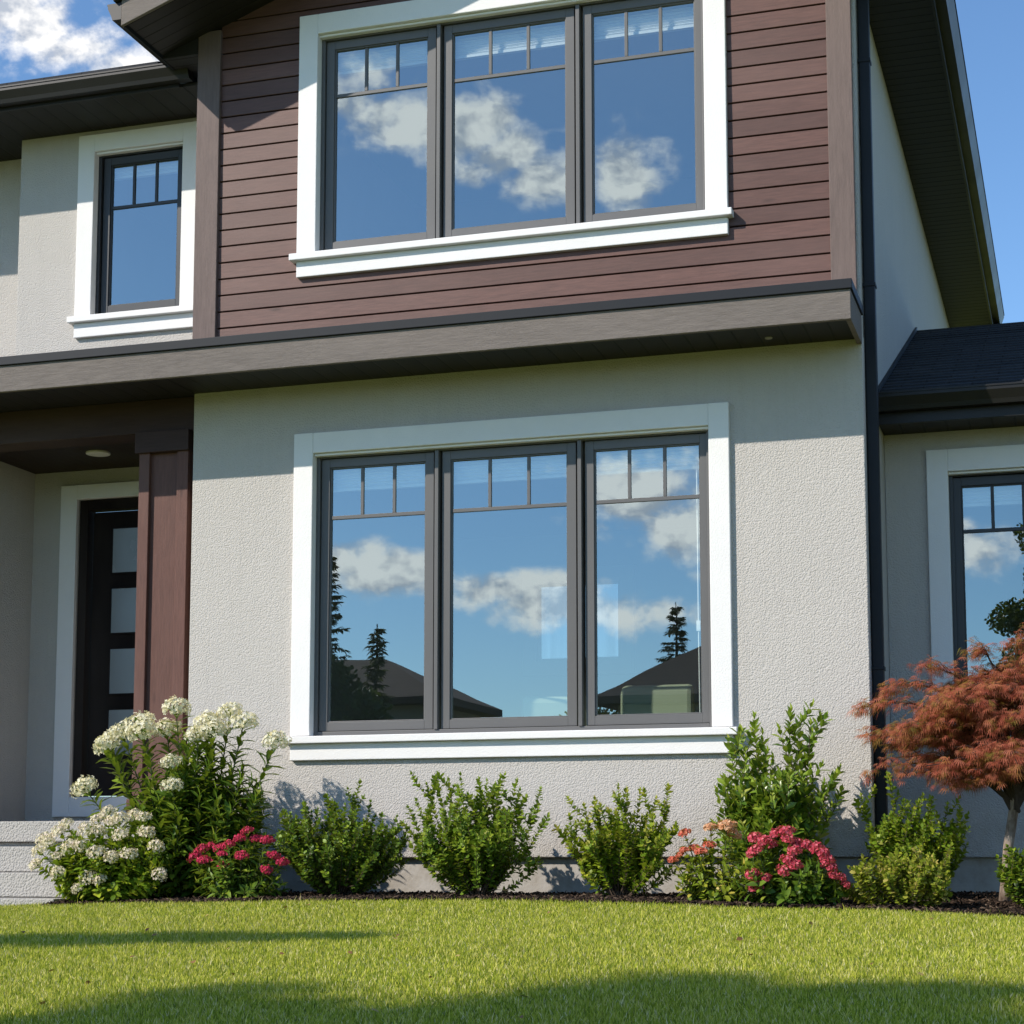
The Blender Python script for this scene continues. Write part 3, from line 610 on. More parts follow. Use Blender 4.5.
def armchair(loc, rz, label):
    r = empty('armchair', loc, label, 'armchair', 'armchairs inside the ground-floor room'); r.rotation_euler.z = rz
    MB().box(-.27, .27, -.30, .28, .20, .43).build('seat', 'sofa', r, .04)
    MB().prism([(-.42, .20), (-.31, .20), (-.27, .98), (-.33, 1.0), (-.40, .98)], 'x', -.27, .27).build('backrest', 'sofa', r, .035)
    for s in (-1, 1): MB().box(s * .33 - .055, s * .33 + .055, -.38, .28, .12, .62).build('arm', 'sofa', r, .04)
    for sx_ in (-.33, .33):
        for sy_ in (-.33, .22): MB().tube([(sx_, sy_, .0), (sx_, sy_, .125)], [.018, .026], 8).build('leg', 'door', r)
    return r
armchair((-1.66, 1.62, .56), 0, 'pale green armchair back seen through the right pane')
armchair((-2.55, 1.66, .50), .35, 'pale green armchair seen low through the middle pane')

# ---- porch steps
st = empty('porch_steps', (-6.5, -.3, 0), 'speckled concrete porch steps left of the white flowers', 'steps')
def stp(x0, x1, y0, y1, z0, z1, name='step'): MB().box(x0 + 6.5, x1 + 6.5, y0 + .3, y1 + .3, z0, z1).build(name, 'concrete', st, .008)
stp(-9.5, -4.86, -.03, 1.29, .415, .565, 'landing'); stp(-9.5, -4.86, .03, 1.29, -.2, .414, 'landing_base')
stp(-9.5, -4.9, -.40, .029, .20, .378); stp(-9.5, -4.95, -.70, .029, .03, .197); stp(-9.5, -5.25, -1.0, -.2, -.2, .026)

# ------------------------------------------------------------------ vegetation helpers
def norm(a): return a / np.maximum(np.linalg.norm(a, axis=-1, keepdims=True), 1e-9)
def leaves(pos, ax, up_, ln, wd, cup=.25, droop=.15):
    """leaf blades: eight vertices each, folded along the midrib"""
    n = len(pos); ax = norm(ax); sd_ = norm(np.cross(ax, up_)); nn = np.cross(sd_, ax); ln = ln[:, None]; wd = wd[:, None]
    def p(t, s, k): return pos + ax * ln * t + sd_ * wd * s + nn * (ln * k)
    v = np.stack([p(0, 0, 0), p(.30, -.42, cup * .30), p(.30, .42, cup * .30), p(.32, 0, .02), p(.68, -.46, cup * .25 - droop * .4), p(.68, .46, cup * .25 - droop * .4), p(.70, 0, -droop * .45), p(1, 0, -droop)], 1).reshape(-1, 3)
    k = np.arange(n)[:, None] * 8
    return v, [k + np.array(f) for f in ((0, 2, 3), (0, 3, 1), (7, 4, 6), (7, 6, 5))] + [k + np.array(f) for f in ((3, 2, 5, 6), (1, 3, 6, 4))]
def leaf_object(name, P_, A_, U_, L_, W_, mat, parent, cup=.25, droop=.15):
    v, f = leaves(np.array(P_), np.array(A_), np.array(U_), np.array(L_), np.array(W_), cup, droop)
    o = link(name, np_mesh(name, v, [x for x in f]), mat, parent); return o
def bez(p0, p1, p2, t): return p0 * (1 - t) ** 2 + p1 * 2 * t * (1 - t) + p2 * t * t
FLAG = []
def along(p0, p1, p2, rnd, P_, A_, U_, L_, W_, t0, step, ll, lw, spread=.9, opposite=True, tip=True):
    """put leaves in pairs along a curved shoot"""
    length = (p1 - p0).length + (p2 - p1).length; n = max(2, int(length * (1 - t0) / step))
    ph = rnd.uniform(0, 6.28)
    for i in range(n + 1):
        t = t0 + (1 - t0) * i / n; p = bez(p0, p1, p2, t); d = ((p1 - p0) * (1 - t) + (p2 - p1) * t).normalized()
        a = d.orthogonal().normalized(); b = d.cross(a); ph += 1.57 + rnd.uniform(-.3, .3)
        for s in ((0, math.pi) if opposite else (0,)):
            rad = a * math.cos(ph + s) + b * math.sin(ph + s)
            sp = spread * (1 - .45 * (t > .93)) * rnd.uniform(.75, 1.2)
            ax_ = d * math.cos(sp) + rad * math.sin(sp) + Vector((rnd.gauss(0, .12), rnd.gauss(0, .12), rnd.gauss(0, .12)))
            P_.append(p); A_.append(ax_); nrm_ = d * math.sin(sp) - rad * math.cos(sp) + Vector((rnd.gauss(0, .25), rnd.gauss(0, .25), rnd.gauss(.15, .25))); U_.append(nrm_)
            k = rnd.uniform(.75, 1.15) * (.65 if t > .95 else 1); L_.append(ll * k); W_.append(lw * k); FLAG.append(t > .70 and rnd.random() < .75)
    if tip:
        P_.append(p2); A_.append(d); U_.append(d.orthogonal()); L_.append(ll * .8); W_.append(lw * .7); FLAG.append(True)

def shrub(name, label, x, y, h, rx, ry, n, ll, lw, mat, seed, group=None, low=.35, vase=.5, topdrop=.35, step=.0165, twigs=4, cat='shrub', peaks=None, spread=.9, lean=0, young=None):
    rnd = random.Random(seed); zb = float(gz(x, y)) + .005
    root = empty(name, (x, y, zb), label, cat, group)
    P_, A_, U_, L_, W_ = [], [], [], [], []; st_ = MB(); FLAG.clear(); h0 = h
    def uneven(a): return 1 + .16 * math.sin(a + seed) + .12 * math.sin(3 * a + 2.1 * seed)
    for i in range(n):
        th = rnd.uniform(0, 6.283)
        rr = math.sqrt(rnd.random())
        if rnd.random() < low:                                      # lower side shoots
            f = rnd.uniform(.22, .7); rr = rnd.uniform(.55, 1.0) * (vase + (1 - vase) * min(1, f / .55)); zt = h * f
        else:
            zt = h * (1 - topdrop * rr * rr) * rnd.uniform(.80, 1.0); rr *= rnd.uniform(.8, 1.0)
        rr *= uneven(th); zt *= rnd.uniform(.88, 1.10)
        tip = Vector((rx * rr * math.cos(th) + lean * zt, ry * rr * math.sin(th), zt))
        if peaks and i < len(peaks): tip = Vector(peaks[i])
        p0 = Vector((tip.x * .12 + rnd.gauss(0, .02), tip.y * .12 + rnd.gauss(0, .02), 0)); p1 = Vector((tip.x * .72, tip.y * .72, tip.z * rnd.uniform(.38, .55)))
        pts = [bez(p0, p1, tip, k / 6) for k in range(7)]
        st_.tube(pts, [.006 - .0008 * k for k in range(7)], 4, False)
        along(p0, p1, tip, rnd, P_, A_, U_, L_, W_, .22, step, ll, lw, spread)
        for k in range(twigs):
            t = rnd.uniform(.3, .95); q0 = bez(p0, p1, tip, t); d = (tip - p1).normalized()
            out = Vector((rnd.gauss(0, 1), rnd.gauss(0, 1), rnd.uniform(.1, 1.1))).normalized(); le = h * rnd.uniform(.12, .24)
            q2 = q0 + (out * .8 + d * .5 + Vector((0, 0, .25))) * le; q1 = (q0 + q2) / 2 + out * le * .2
            st_.tube([q0, q1, q2], [.003, .0025, .0015], 3, False)
            along(q0, q1, q2, rnd, P_, A_, U_, L_, W_, .1, step, ll, lw, spread)
    for q in range(5):                                              # a few bare dead twigs low down
        a = rnd.uniform(0, 6.283); e = Vector((rx * .75 * math.cos(a), ry * .75 * math.sin(a), h * rnd.uniform(.05, .3))); st_.tube([(0, 0, .01), e * .5 + Vector((0, 0, .03)), e], [.004, .003, .0012], 4, False)
    st_.build('stems', 'twig', root)
    fl = np.array(FLAG); P_, A_, U_, L_, W_ = (np.array(q, dtype=float) for q in (P_, A_, U_, L_, W_))
    leaf_object('foliage', P_[~fl], A_[~fl], U_[~fl], L_[~fl], W_[~fl], mat, root)
    leaf_object('young_foliage', P_[fl], A_[fl], U_[fl], L_[fl], W_[fl], young or 'young_leaf', root)
    return root

def floret_head(name, mat, r, flat, n, fl, petals, seed, down=.15):
    """dome of small flowers, each a ring of petals"""
    rg = np.random.default_rng(seed); v = []; f = []
    for i in range(n):
        zc = 1 - (1 + down) * (i + .5) / n; a = i * 2.39996 + rg.normal(0, .15); s = math.sqrt(max(0, 1 - zc * zc))
        d = np.array([s * math.cos(a), s * math.sin(a), zc]); rad = r * rg.uniform(.70, 1.10) * (1 + .10 * math.sin(3 * a + seed) * s)
        c = d * rad; c[2] *= flat; d = norm(d + rg.normal(0, .42, 3)); x = norm(np.cross(d, rg.normal(0, 1, 3))); y = np.cross(d, x)
        o = len(v); v.append(c); size = fl * rg.uniform(.75, 1.2)
        for k in range(petals):
            b = 6.283 * k / petals; e = x * math.cos(b) + y * math.sin(b); g = -x * math.sin(b) + y * math.cos(b)
            v += [c + e * size * .55 + g * size * .36 + d * size * .2, c + e * size + d * size * .12, c + e * size * .55 - g * size * .36 + d * size * .2]
            q_ = o + 1 + 3 * k; f.append((o, q_ + 2, q_ + 1, q_))
    me = bpy.data.meshes.new(name); me.from_pydata([tuple(p) for p in v], [], f); me.update(); me.materials.append(M[mat]); return me

def flowering(name, label, x, y, heads, head_meshes, leafmat_, ll, lw, seed, fill, fill_h, rx, ry, step=.035, spread=1.0, leaf_t0=.3, head_label=None, stemr=.004, cat='flower', opp=True):
    """heads: list of (world x, z above ground, y offset, scale, mesh index, tilt)"""
    rnd = random.Random(seed); zb = float(gz(x, y)) + .005; root = empty(name, (x, y, zb), label, cat)
    P_, A_, U_, L_, W_ = [], [], [], [], []; st_ = MB(); tips = []
    for (hx, hz, hy, hs, mi) in heads:
        tip = Vector((hx - x, hy, hz - zb)); p0 = Vector((tip.x * .22 + rnd.gauss(0, .015), tip.y * .3 + rnd.gauss(0, .015), 0)); p1 = Vector((tip.x * .65, tip.y * .7, tip.z * .55))
        pts = [bez(p0, p1, tip, k / 7) for k in range(8)]; st_.tube(pts, [stemr * (1.3 - .09 * k) for k in range(8)], 5, False)
        along(p0, p1, tip - (tip - p1).normalized() * .02, rnd, P_, A_, U_, L_, W_, leaf_t0, step, ll, lw, spread, opp, False)
        d = (tip - p1).normalized()
        for k in range(3):                                          # short side stalks under the head
            e = tip + Vector((rnd.gauss(0, .02), rnd.gauss(0, .02), .005)); st_.tube([tip - d * .04, e], .0016, 3, False)
        me = head_meshes[mi % len(head_meshes)]
        o = bpy.data.objects.new('flower_head', me); COL.objects.link(o); o.parent = root; o.location = tip; o.scale = (hs * rnd.uniform(.92, 1.08), hs * rnd.uniform(.92, 1.08), hs * rnd.uniform(.92, 1.08))
        up2 = (d * .6 + Vector((rnd.gauss(0, .15), -.35 + rnd.gauss(0, .12), .7))).normalized()
        o.rotation_euler = up2.to_track_quat('Z', 'Y').to_euler()
    for i in range(fill):
        th = rnd.uniform(0, 6.283); rr = math.sqrt(rnd.random()); tip = Vector((rx * rr * math.cos(th), ry * rr * math.sin(th), fill_h * (1 - .4 * rr * rr) * rnd.uniform(.45, 1)))
        if rnd.random() < .3: tip.z *= .45
        p0 = Vector((tip.x * .3, tip.y * .3, 0)); p1 = Vector((tip.x * .75, tip.y * .75, tip.z * .5))
        st_.tube([bez(p0, p1, tip, k / 4) for k in range(5)], .0028, 4, False)
        along(p0, p1, tip, rnd, P_, A_, U_, L_, W_, .15, step, ll, lw, spread, opp)
    st_.build('stems', 'stem', root); leaf_object('foliage', P_, A_, U_, L_, W_, leafmat_, root, .2, .25)
    return root

# ------------------------------------------------------------------ garden plants
GRP = 'small-leaved green shrubs in the bed under the window'
shrub('boxwood_shrub', 'dark green rounded shrub beside the crimson flowers', -3.36, -.60, .56, .48, .34, 90, .036, .028, 'box_leaf_dark', 3, GRP, low=.5, vase=.72, topdrop=.30, twigs=4, young='box_leaf', peaks=[(-.24, -.05, .58), (.10, -.05, .66), (.20, 0, .62), (.40, -.05, .52), (-.40, 0, .56), (-.10, 0, .64), (.44, 0, .40), (.02, 0, .60)])
shrub('boxwood_shrub', 'tall vase-shaped mid-green shrub under the middle pane', -2.42, -.60, .68, .38, .30, 66, .042, .030, 'box_leaf', 5, GRP, low=.45, vase=.55, topdrop=.40, twigs=4, peaks=[(-.20, 0, .75), (-.10, -.05, .78), (.06, 0, .74), (.15, 0, .77), (-.33, -.05, .72), (-.42, 0, .62), (.26, 0, .74), (.40, 0, .56), (-.42, -.1, .34), (.45, -.05, .48), (.28, 0, .68), (.42, 0, .22), (-.28, 0, .76)])
shrub('boxwood_shrub', 'yellowish green shrub left of the coral flowers', -1.49, -.60, .58, .32, .28, 60, .042, .029, 'bright_leaf', 8, GRP, young='gold_leaf', low=.5, vase=.55, topdrop=.42, twigs=4, peaks=[(-.15, 0, .62), (.0, 0, .70), (.07, -.05, .66), (.14, 0, .67), (.32, 0, .56), (.36, 0, .46), (-.34, 0, .42), (-.22, 0, .58), (.24, 0, .62), (.36, 0, .18)])
shrub('laurel_shrub', 'tall upright shrub with glossy leaves right of the window', -.555, -.42, .95, .33, .26, 54, .080, .036, 'laurel_leaf', 12, None, low=.5, vase=.7, topdrop=.5, step=.030, twigs=3, spread=.75, peaks=[(-.10, 0, 1.12), (.13, 0, 1.16), (.19, 0, 1.10), (.25, .05, 1.02), (-.26, 0, .98), (-.34, 0, .66), (.36, 0, .56), (-.05, 0, 1.02), (-.18, 0, 1.04), (.32, 0, .70)])
shrub('boxwood_shrub', 'bright green spreading shrub in front of the downspout', .28, -.25, .55, .34, .26, 80, .038, .028, 'bright_leaf', 14, None, low=.35, vase=.8, topdrop=.25, twigs=3, peaks=[(-.12, 0, .72), (.05, 0, .60), (.12, -.05, .62), (.22, 0, .58), (.34, 0, .52), (-.30, 0, .64), (.30, 0, .54)])
shrub('golden_shrub', 'low yellow-green shrub at the lawn edge by the corner', .30, -1.0, .31, .34, .22, 90, .035, .028, 'gold_leaf', 17, None, low=.5, vase=.9, topdrop=.30, twigs=3, young='gold_leaf', peaks=[(.27, 0, .36), (-.04, 0, .33), (.1, 0, .33)])
shrub('boxwood_shrub', 'dense dark green shrub cut by the right frame edge', 1.05, -.85, .42, .26, .22, 70, .036, .029, 'box_leaf_dark', 19, None, low=.5, vase=.9, topdrop=.3, young='box_leaf')

WH = [floret_head('flower_head', 'white_fl', .100, .74, 220, .0140, 4, s, .45) for s in (1, 2, 3)]
flowering('white_phlox', 'tall flowering bush with big cream flower heads by the porch column', -4.42, -.60,
          [(-4.97, 1.15, -.05, .9, 0), (-5.10, 1.10, 0, .9, 1), (-5.06, 1.05, -.1, .95, 2), (-4.86, 1.21, 0, 1.05, 1), (-4.78, 1.14, -.12, 1.1, 2), (-4.67, 1.17, .02, .95, 0), (-4.59, 1.31, .0, .95, 1), (-4.33, 1.20, -.02, 1.05, 0), (-4.20, 1.28, .04, .85, 2), (-4.25, 1.15, -.1, .9, 0), (-4.08, 1.20, 0, .95, 1), (-4.38, 1.12, -.08, .8, 2), (-3.84, 1.07, 0, .95, 2), (-4.49, .93, -.25, .72, 0), (-4.45, .77, -.3, .70, 1), (-5.22, .77, -.1, .95, 1)],
          WH, 'lance_leaf', .130, .038, 21, 190, 1.06, .50, .34, step=.032, spread=.95, leaf_t0=.25, stemr=.006, cat='flowering bush')
WL = [floret_head('flower_head', 'pinkwhite_fl', .064, .78, 120, .0115, 4, s, .35) for s in (4, 5, 6)]
flowering('white_spirea', 'low bush of small blush white flower clusters beside the steps', -4.82, -1.0,
          [(-5.22, .47, 0, 1.0, 0), (-5.33, .42, 0, .9, 1), (-5.26, .39, -.08, .9, 2), (-5.36, .25, -.05, .85, 0), (-5.14, .42, .05, .9, 1), (-4.86, .53, .05, .9, 2), (-4.77, .55, 0, .9, 0), (-4.70, .57, .05, .9, 1), (-4.60, .56, 0, .8, 2), (-4.90, .47, -.05, .8, 0), (-5.05, .36, -.15, 1.0, 1), (-4.97, .37, -.15, .9, 2), (-4.83, .33, -.2, .9, 0), (-4.72, .30, -.2, .8, 1), (-4.62, .32, -.15, .9, 2), (-4.88, .17, -.2, .9, 0), (-4.80, .155, -.2, .7, 1), (-4.96, .10, -.2, .7, 2), (-4.45, .37, -.1, .85, 0), (-4.42, .19, -.1, .8, 1), (-5.18, .30, -.1, .8, 2), (-4.92, .60, .1, .9, 1), (-5.0, .55, .12, .8, 0), (-5.28, .34, -.15, .9, 1), (-4.98, .48, -.05, 1.0, 2), (-4.70, .44, -.12, .9, 0), (-5.10, .20, -.22, .8, 1), (-4.55, .46, -.05, .9, 2), (-5.2, .52, .05, .8, 0)],
          WL, 'bright_leaf', .058, .035, 23, 190, .52, .46, .24, step=.023, cat='flowering bush')
CR = [floret_head('flower_head', 'crim_fl', .050, .6, 85, .0115, 5, s, .3) for s in (7, 8)]
flowering('crimson_sedum', 'crimson flower clump between the white bushes and the first shrub', -3.94, -.92,
          [(-4.21, .35, 0, 1.0, 0), (-4.16, .28, -.08, .95, 1), (-4.25, .30, -.03, .95, 0), (-4.17, .37, .05, .9, 1), (-4.08, .36, 0, .95, 1), (-4.02, .38, 0, .95, 0), (-3.95, .42, .02, .9, 1), (-3.89, .47, 0, .85, 0), (-3.84, .42, .03, .8, 1), (-3.75, .41, 0, .85, 1), (-3.88, .31, -.1, .95, 0), (-4.02, .32, -.1, .7, 1), (-4.0, .25, -.12, .75, 0), (-3.70, .31, 0, .9, 0), (-3.64, .27, 0, .85, 1), (-3.72, .22, -.06, .8, 0)],
          CR, 'lance_leaf', .078, .024, 25, 90, .34, .33, .22, step=.03, cat='flowers')
# fallen leaves on the lawn
n = 46; lx = RNG.uniform(-4.2, 1.6, n); ly = RNG.uniform(-6.2, -1.5, n); lz = gz(lx, ly) + RNG.uniform(.026, .044, n)
lv, lf = leaves(np.stack([lx, ly, lz], 1), np.stack([RNG.normal(0, 1, n), RNG.normal(0, 1, n), RNG.normal(0, .3, n)], 1), np.stack([RNG.normal(0, .4, n), RNG.normal(0, .4, n), np.ones(n)], 1), RNG.uniform(.022, .05, n), RNG.uniform(.014, .028, n))
tag(link('fallen_leaves', np_mesh('fallen_leaves', lv, lf), 'dry_leaf'), 'scattered small dry brown leaves lying on the lawn', 'leaves', kind='stuff')

CO = [floret_head('flower_head', 'coral_fl', .042, .55, 60, .012, 5, s, .3) for s in (9, 10)] + [floret_head('flower_head', 'peach_fl', .055, .6, 70, .013, 5, 11, .3)]
flowering('coral_sedum', 'sparse plant with coral and faded peach flower heads', -.80, -.98,
          [(-1.06, .28, 0, .8, 0), (-.99, .44, 0, .95, 1), (-.98, .34, -.05, .7, 0), (-.93, .35, 0, .9, 1), (-.88, .33, -.05, .9, 0), (-.84, .37, 0, .9, 1), (-.83, .47, 0, .9, 2), (-.73, .48, 0, 1.1, 2), (-.70, .43, .05, .9, 2), (-1.01, .31, -.03, .7, 0)],
          CO, 'lime_leaf', .062, .034, 27, 62, .36, .24, .2, step=.035, cat='flowers')
PK = [floret_head('flower_head', 'pink_fl', .048, .65, 80, .0115, 5, s, .35) for s in (12, 13)]
flowering('pink_sedum', 'large rose pink flower clump in front of the glossy shrub', -.36, -1.05,
          [(-.55, .41, 0, .95, 0), (-.49, .39, -.05, .9, 1), (-.53, .34, -.08, .9, 0), (-.56, .32, -.05, .85, 1), (-.46, .37, 0, .9, 0), (-.43, .43, .02, .9, 1), (-.37, .45, 0, 1.0, 0), (-.35, .40, -.05, .9, 1), (-.31, .38, 0, .9, 0), (-.31, .33, -.1, .95, 1), (-.34, .28, -.12, .95, 0), (-.30, .25, -.14, .9, 1), (-.36, .22, -.15, .95, 0), (-.26, .37, 0, .9, 0), (-.20, .35, 0, 1.0, 1), (-.16, .32, -.03, 1.0, 0), (-.13, .28, -.05, .95, 1), (-.11, .24, -.05, .9, 0), (-.05, .18, -.05, .75, 1), (-.02, .14, -.05, .6, 0), (-.09, .19, -.08, .7, 1), (-.55, .20, -.12, .95, 0), (-.53, .13, -.13, 1.0, 1), (-.47, .18, -.14, .7, 0)],
          PK, 'lance_leaf', .072, .034, 29, 100, .33, .32, .24, step=.032, cat='flowers')

# ------------------------------------------------------------------ red maple
def maple():
    rnd = random.Random(31); x, y = .86, -.35; zb = float(gz(x, y)); root = empty('maple_tree', (x, y, zb), 'small japanese maple with feathery rust-red leaves at the right wing', 'tree')
    tr = MB(); trunk = [Vector((-.03, 0, -.03)), Vector((-.02, 0, .12)), Vector((.0, .0, .35)), Vector((.035, .0, .55)), Vector((.055, .0, .70))]
    tr.tube(trunk, [.046, .035, .031, .030, .033], 12)
    tr.build('trunk', 'bark', root, 0, True)
    br = MB(); P_ = []; top = trunk[-1]; ends = []
    targets = []
    for i in range(72):
        th = rnd.uniform(0, 6.283); rr = math.sqrt(rnd.uniform(.03, 1)); R_ = rnd.uniform(.75, 1.0)
        zt = 1.44 * (1 - .10 * rr ** 2) - (.52 * rr ** 2.2) * rnd.uniform(.55, 1.2)
        targets.append(Vector((.93 * rr * math.cos(th) * R_ + .08, .72 * rr * math.sin(th) * R_, max(zt, .72))))
    targets += [Vector((-.84, -.05, 1.20)), Vector((-.80, -.1, 1.02)), Vector((-.74, -.15, .82)), Vector((-.62, -.2, .76)), Vector((-.28, -.25, .72)), Vector((-.45, -.1, 1.42)), Vector((.10, -.1, 1.56)), Vector((-.15, 0, 1.50)), Vector((-.7, 0, 1.33)), Vector((-.05, -.3, .78)), Vector((-.55, -.4, 1.05)), Vector((-.3, -.5, 1.2)), Vector((.1, -.5, 1.1))]
    for k, tg in enumerate(targets):
        p0 = top + Vector((rnd.gauss(0, .010), rnd.gauss(0, .010), rnd.uniform(-.16, .02))); hor = Vector((tg.x - p0.x, tg.y - p0.y, 0))
        p1 = Vector((p0.x + hor.x * .35, p0.y + hor.y * .35, max(tg.z, p0.z) + .05 + .12 * rnd.random()))
        pts = [bez(p0, p1, tg, q / 8) for q in range(9)]; br.tube(pts, [.013 - .0013 * q for q in range(9)], 5, False)
        ends.append((p0, p1, tg))
    # feathery leaves hang along each branch and its side twigs
    C_, D_ = [], []
    for (p0, p1, p2) in ends:
        for s in range(17):
            t = rnd.uniform(.36, 1); q = bez(p0, p1, p2, t); d = ((p1 - p0) * (1 - t) + (p2 - p1) * t).normalized()
            side = Vector((-d.y, d.x, 0)).normalized() * rnd.choice((-1, 1)); le = rnd.uniform(.06, .20) * (1.15 - .45 * t)
            e = q + (side * rnd.uniform(.3, 1) + d * .8) * le + Vector((0, 0, rnd.uniform(-.05, .03)))
            mid = (q + e) / 2 + Vector((0, 0, .02)); br.tube([q, mid, e], [.003, .002, .0012], 3, False)
            for j in range(12):
                u = rnd.uniform(.1, 1.05); c = bez(q, mid, e, u) + Vector((rnd.gauss(0, .030), rnd.gauss(0, .030), rnd.gauss(0, .016)))
                dd = ((e - q).normalized() * .7 + Vector((rnd.gauss(0, .5), rnd.gauss(0, .5), rnd.uniform(-.55, .1)))).normalized()
                C_.append(c); D_.append(dd)
    br.build('branches', 'far_bark', root)
    n = len(C_); C_ = np.array(C_); D_ = norm(np.array(D_)); up_ = norm(np.stack([RNG.normal(0, .28, n), RNG.normal(0, .28, n) - .35, np.ones(n)], 1)); S_ = norm(np.cross(D_, up_)); size = RNG.uniform(.040, .070, n)
    V_ = []; per = 0; dn_ = np.array([0, 0, -1.0])
    for a in (-1.25, -.75, -.35, 0, .35, .75, 1.25):
        e = D_ * math.cos(a) + S_ * math.sin(a); l = (size * (1 - .30 * abs(a)))[:, None]; g = np.cross(e, up_); w = .048 * l
        V_ += [C_, C_ + e * l * .5 + g * w + dn_ * l * .05, C_ + e * l + dn_ * l * .42, C_ + e * l * .5 - g * w + dn_ * l * .05]; per += 4
    v = np.stack(V_, 1).reshape(-1, 3); k = np.arange(n)[:, None] * per
    # one shared centre vertex keeps each leaf one island
    fs = [k + np.array([0, 4 * q + 1, 4 * q + 2, 4 * q + 3]) for q in range(7)]
    link('crown', np_mesh('crown', v, fs), 'red_leaf', root)
maple()

# ------------------------------------------------------------------ across the street (seen in the panes)
def far_house(x0, x1, y0, y1, ze, slope, label, zb=-.5):
    h = empty('neighbour_house', ((x0 + x1) / 2, (y0 + y1) / 2, zb), label, 'house', 'houses across the street'); cx_, cy_ = h.location.x, h.location.y
    o = .45
    def mv(mb): mb.v = [(a - cx_, b - cy_, c - zb) for a, b, c in mb.v]; return mb
    mv(MB().box(x0 + o, x1 - o, y0 + o, y1 - o, zb, ze - .02)).build('wall', 'farwall', h)
    hw = min(x1 - x0, y1 - y0) / 2; zr = ze + slope * hw; ym = (y0 + y1) / 2; ra, rb = x0 + hw, x1 - hw
    mb = MB().add([(x0, y0, ze), (x1, y0, ze), (x1, y1, ze), (x0, y1, ze), (ra, ym, zr), (rb, ym, zr + .001), (x0, y0, ze - .18), (x1, y0, ze - .18), (x1, y1, ze - .18), (x0, y1, ze - .18)],
                  [(0, 1, 5, 4), (1, 2, 5), (2, 3, 4, 5), (3, 0, 4), (6, 7, 1, 0), (7, 8, 2, 1), (8, 9, 3, 2), (9, 6, 0, 3), (9, 8, 7, 6)])
    mv(mb).build('roof', 'shingle_brown', h)
    for wx in np.arange(x0 + 1.6, x1 - 1.5, 2.6):
        wi = mv(MB().box(wx, wx + 1.3, y1 - o - .01, y1 - o + .05, 1.4, 2.8)).build('window', 'stucco_trim', h); mv(MB().box(wx + .08, wx + 1.22, y1 - o + .0501, y1 - o + .06, 1.48, 2.72)).build('glass', 'frame_dark', wi)
    return h
far_house(-25, -13.5, -34.4, -29.6, 4.25, .50, 'brown hip-roofed house reflected in the left pane')
far_house(-9.0, -2.0, -34.2, -27.2, 3.9, .62, 'brown pyramid-roofed house reflected in the right pane')
def conifer(x, y, h, r, seed, mat, label, z0=-.55, sparse=1.0, bare=.12):
    rnd = random.Random(seed); root = empty('conifer_tree', (x, y, z0), label, 'tree', 'conifers across the street')
    MB().tube([(0, 0, 0), (.02, 0, h * .5), (0, 0, h)], [.16, .09, .012], 8).build('trunk', 'far_bark', root)
    P_, A_, U_, L_, W_ = [], [], [], [], []; br = MB(); zz = h * bare
    while zz < h * .985:
        f = zz / h; R_ = r * (1 - f) ** .85 + .06
        for k in range(rnd.randint(3, 4)):
            a = rnd.uniform(0, 6.283); R2 = R_ * rnd.choice((rnd.uniform(.3, .8), rnd.uniform(.7, 1.15))); d = Vector((math.cos(a), math.sin(a), 0)); p0 = Vector((0, 0, zz)); p2 = p0 + d * R2 + Vector((0, 0, -.15 * R2 + rnd.uniform(-.12, .28) * R2 + .05)); p1 = p0 + d * R2 * .5 + Vector((0, 0, .06 * R2))
            br.tube([p0, p1, p2], [.02, .012, .004], 4, False)
            for s in range(int(11 * sparse * (R2 + .25))):
                t = rnd.uniform(.15, 1); q = bez(p0, p1, p2, t); sd_ = Vector((-d.y, d.x, 0)) * rnd.choice((-1, 1))
                P_.append(q); A_.append(d * .6 + sd_ * rnd.uniform(.2, 1) + Vector((0, 0, rnd.uniform(-.5, .15)))); U_.append(Vector((rnd.gauss(0, .4), rnd.gauss(0, .4), 1))); L_.append(rnd.uniform(.10, .22)); W_.append(rnd.uniform(.03, .055))
        zz += rnd.uniform(.07, .15)
    br.build('branches', 'far_bark', root); leaf_object('crown', P_, A_, U_, L_, W_, mat, root)
conifer(-15.3, -27.0, 7.9, 1.25, 41, 'needle', 'tall dark conifer reflected at the left pane edge', sparse=4.5)
conifer(-14.1, -27.0, 6.25, .75, 42, 'olive', 'small olive young conifer reflected beside the tall one', sparse=3.5)
conifer(-9.55, -38.5, 8.1, 1.55, 43, 'needle', 'dark conifer reflected behind the right pane roof', sparse=5)
conifer(-14.0, -45, 5.6, .9, 44, 'needle', 'small far conifer reflected low in the middle pane')
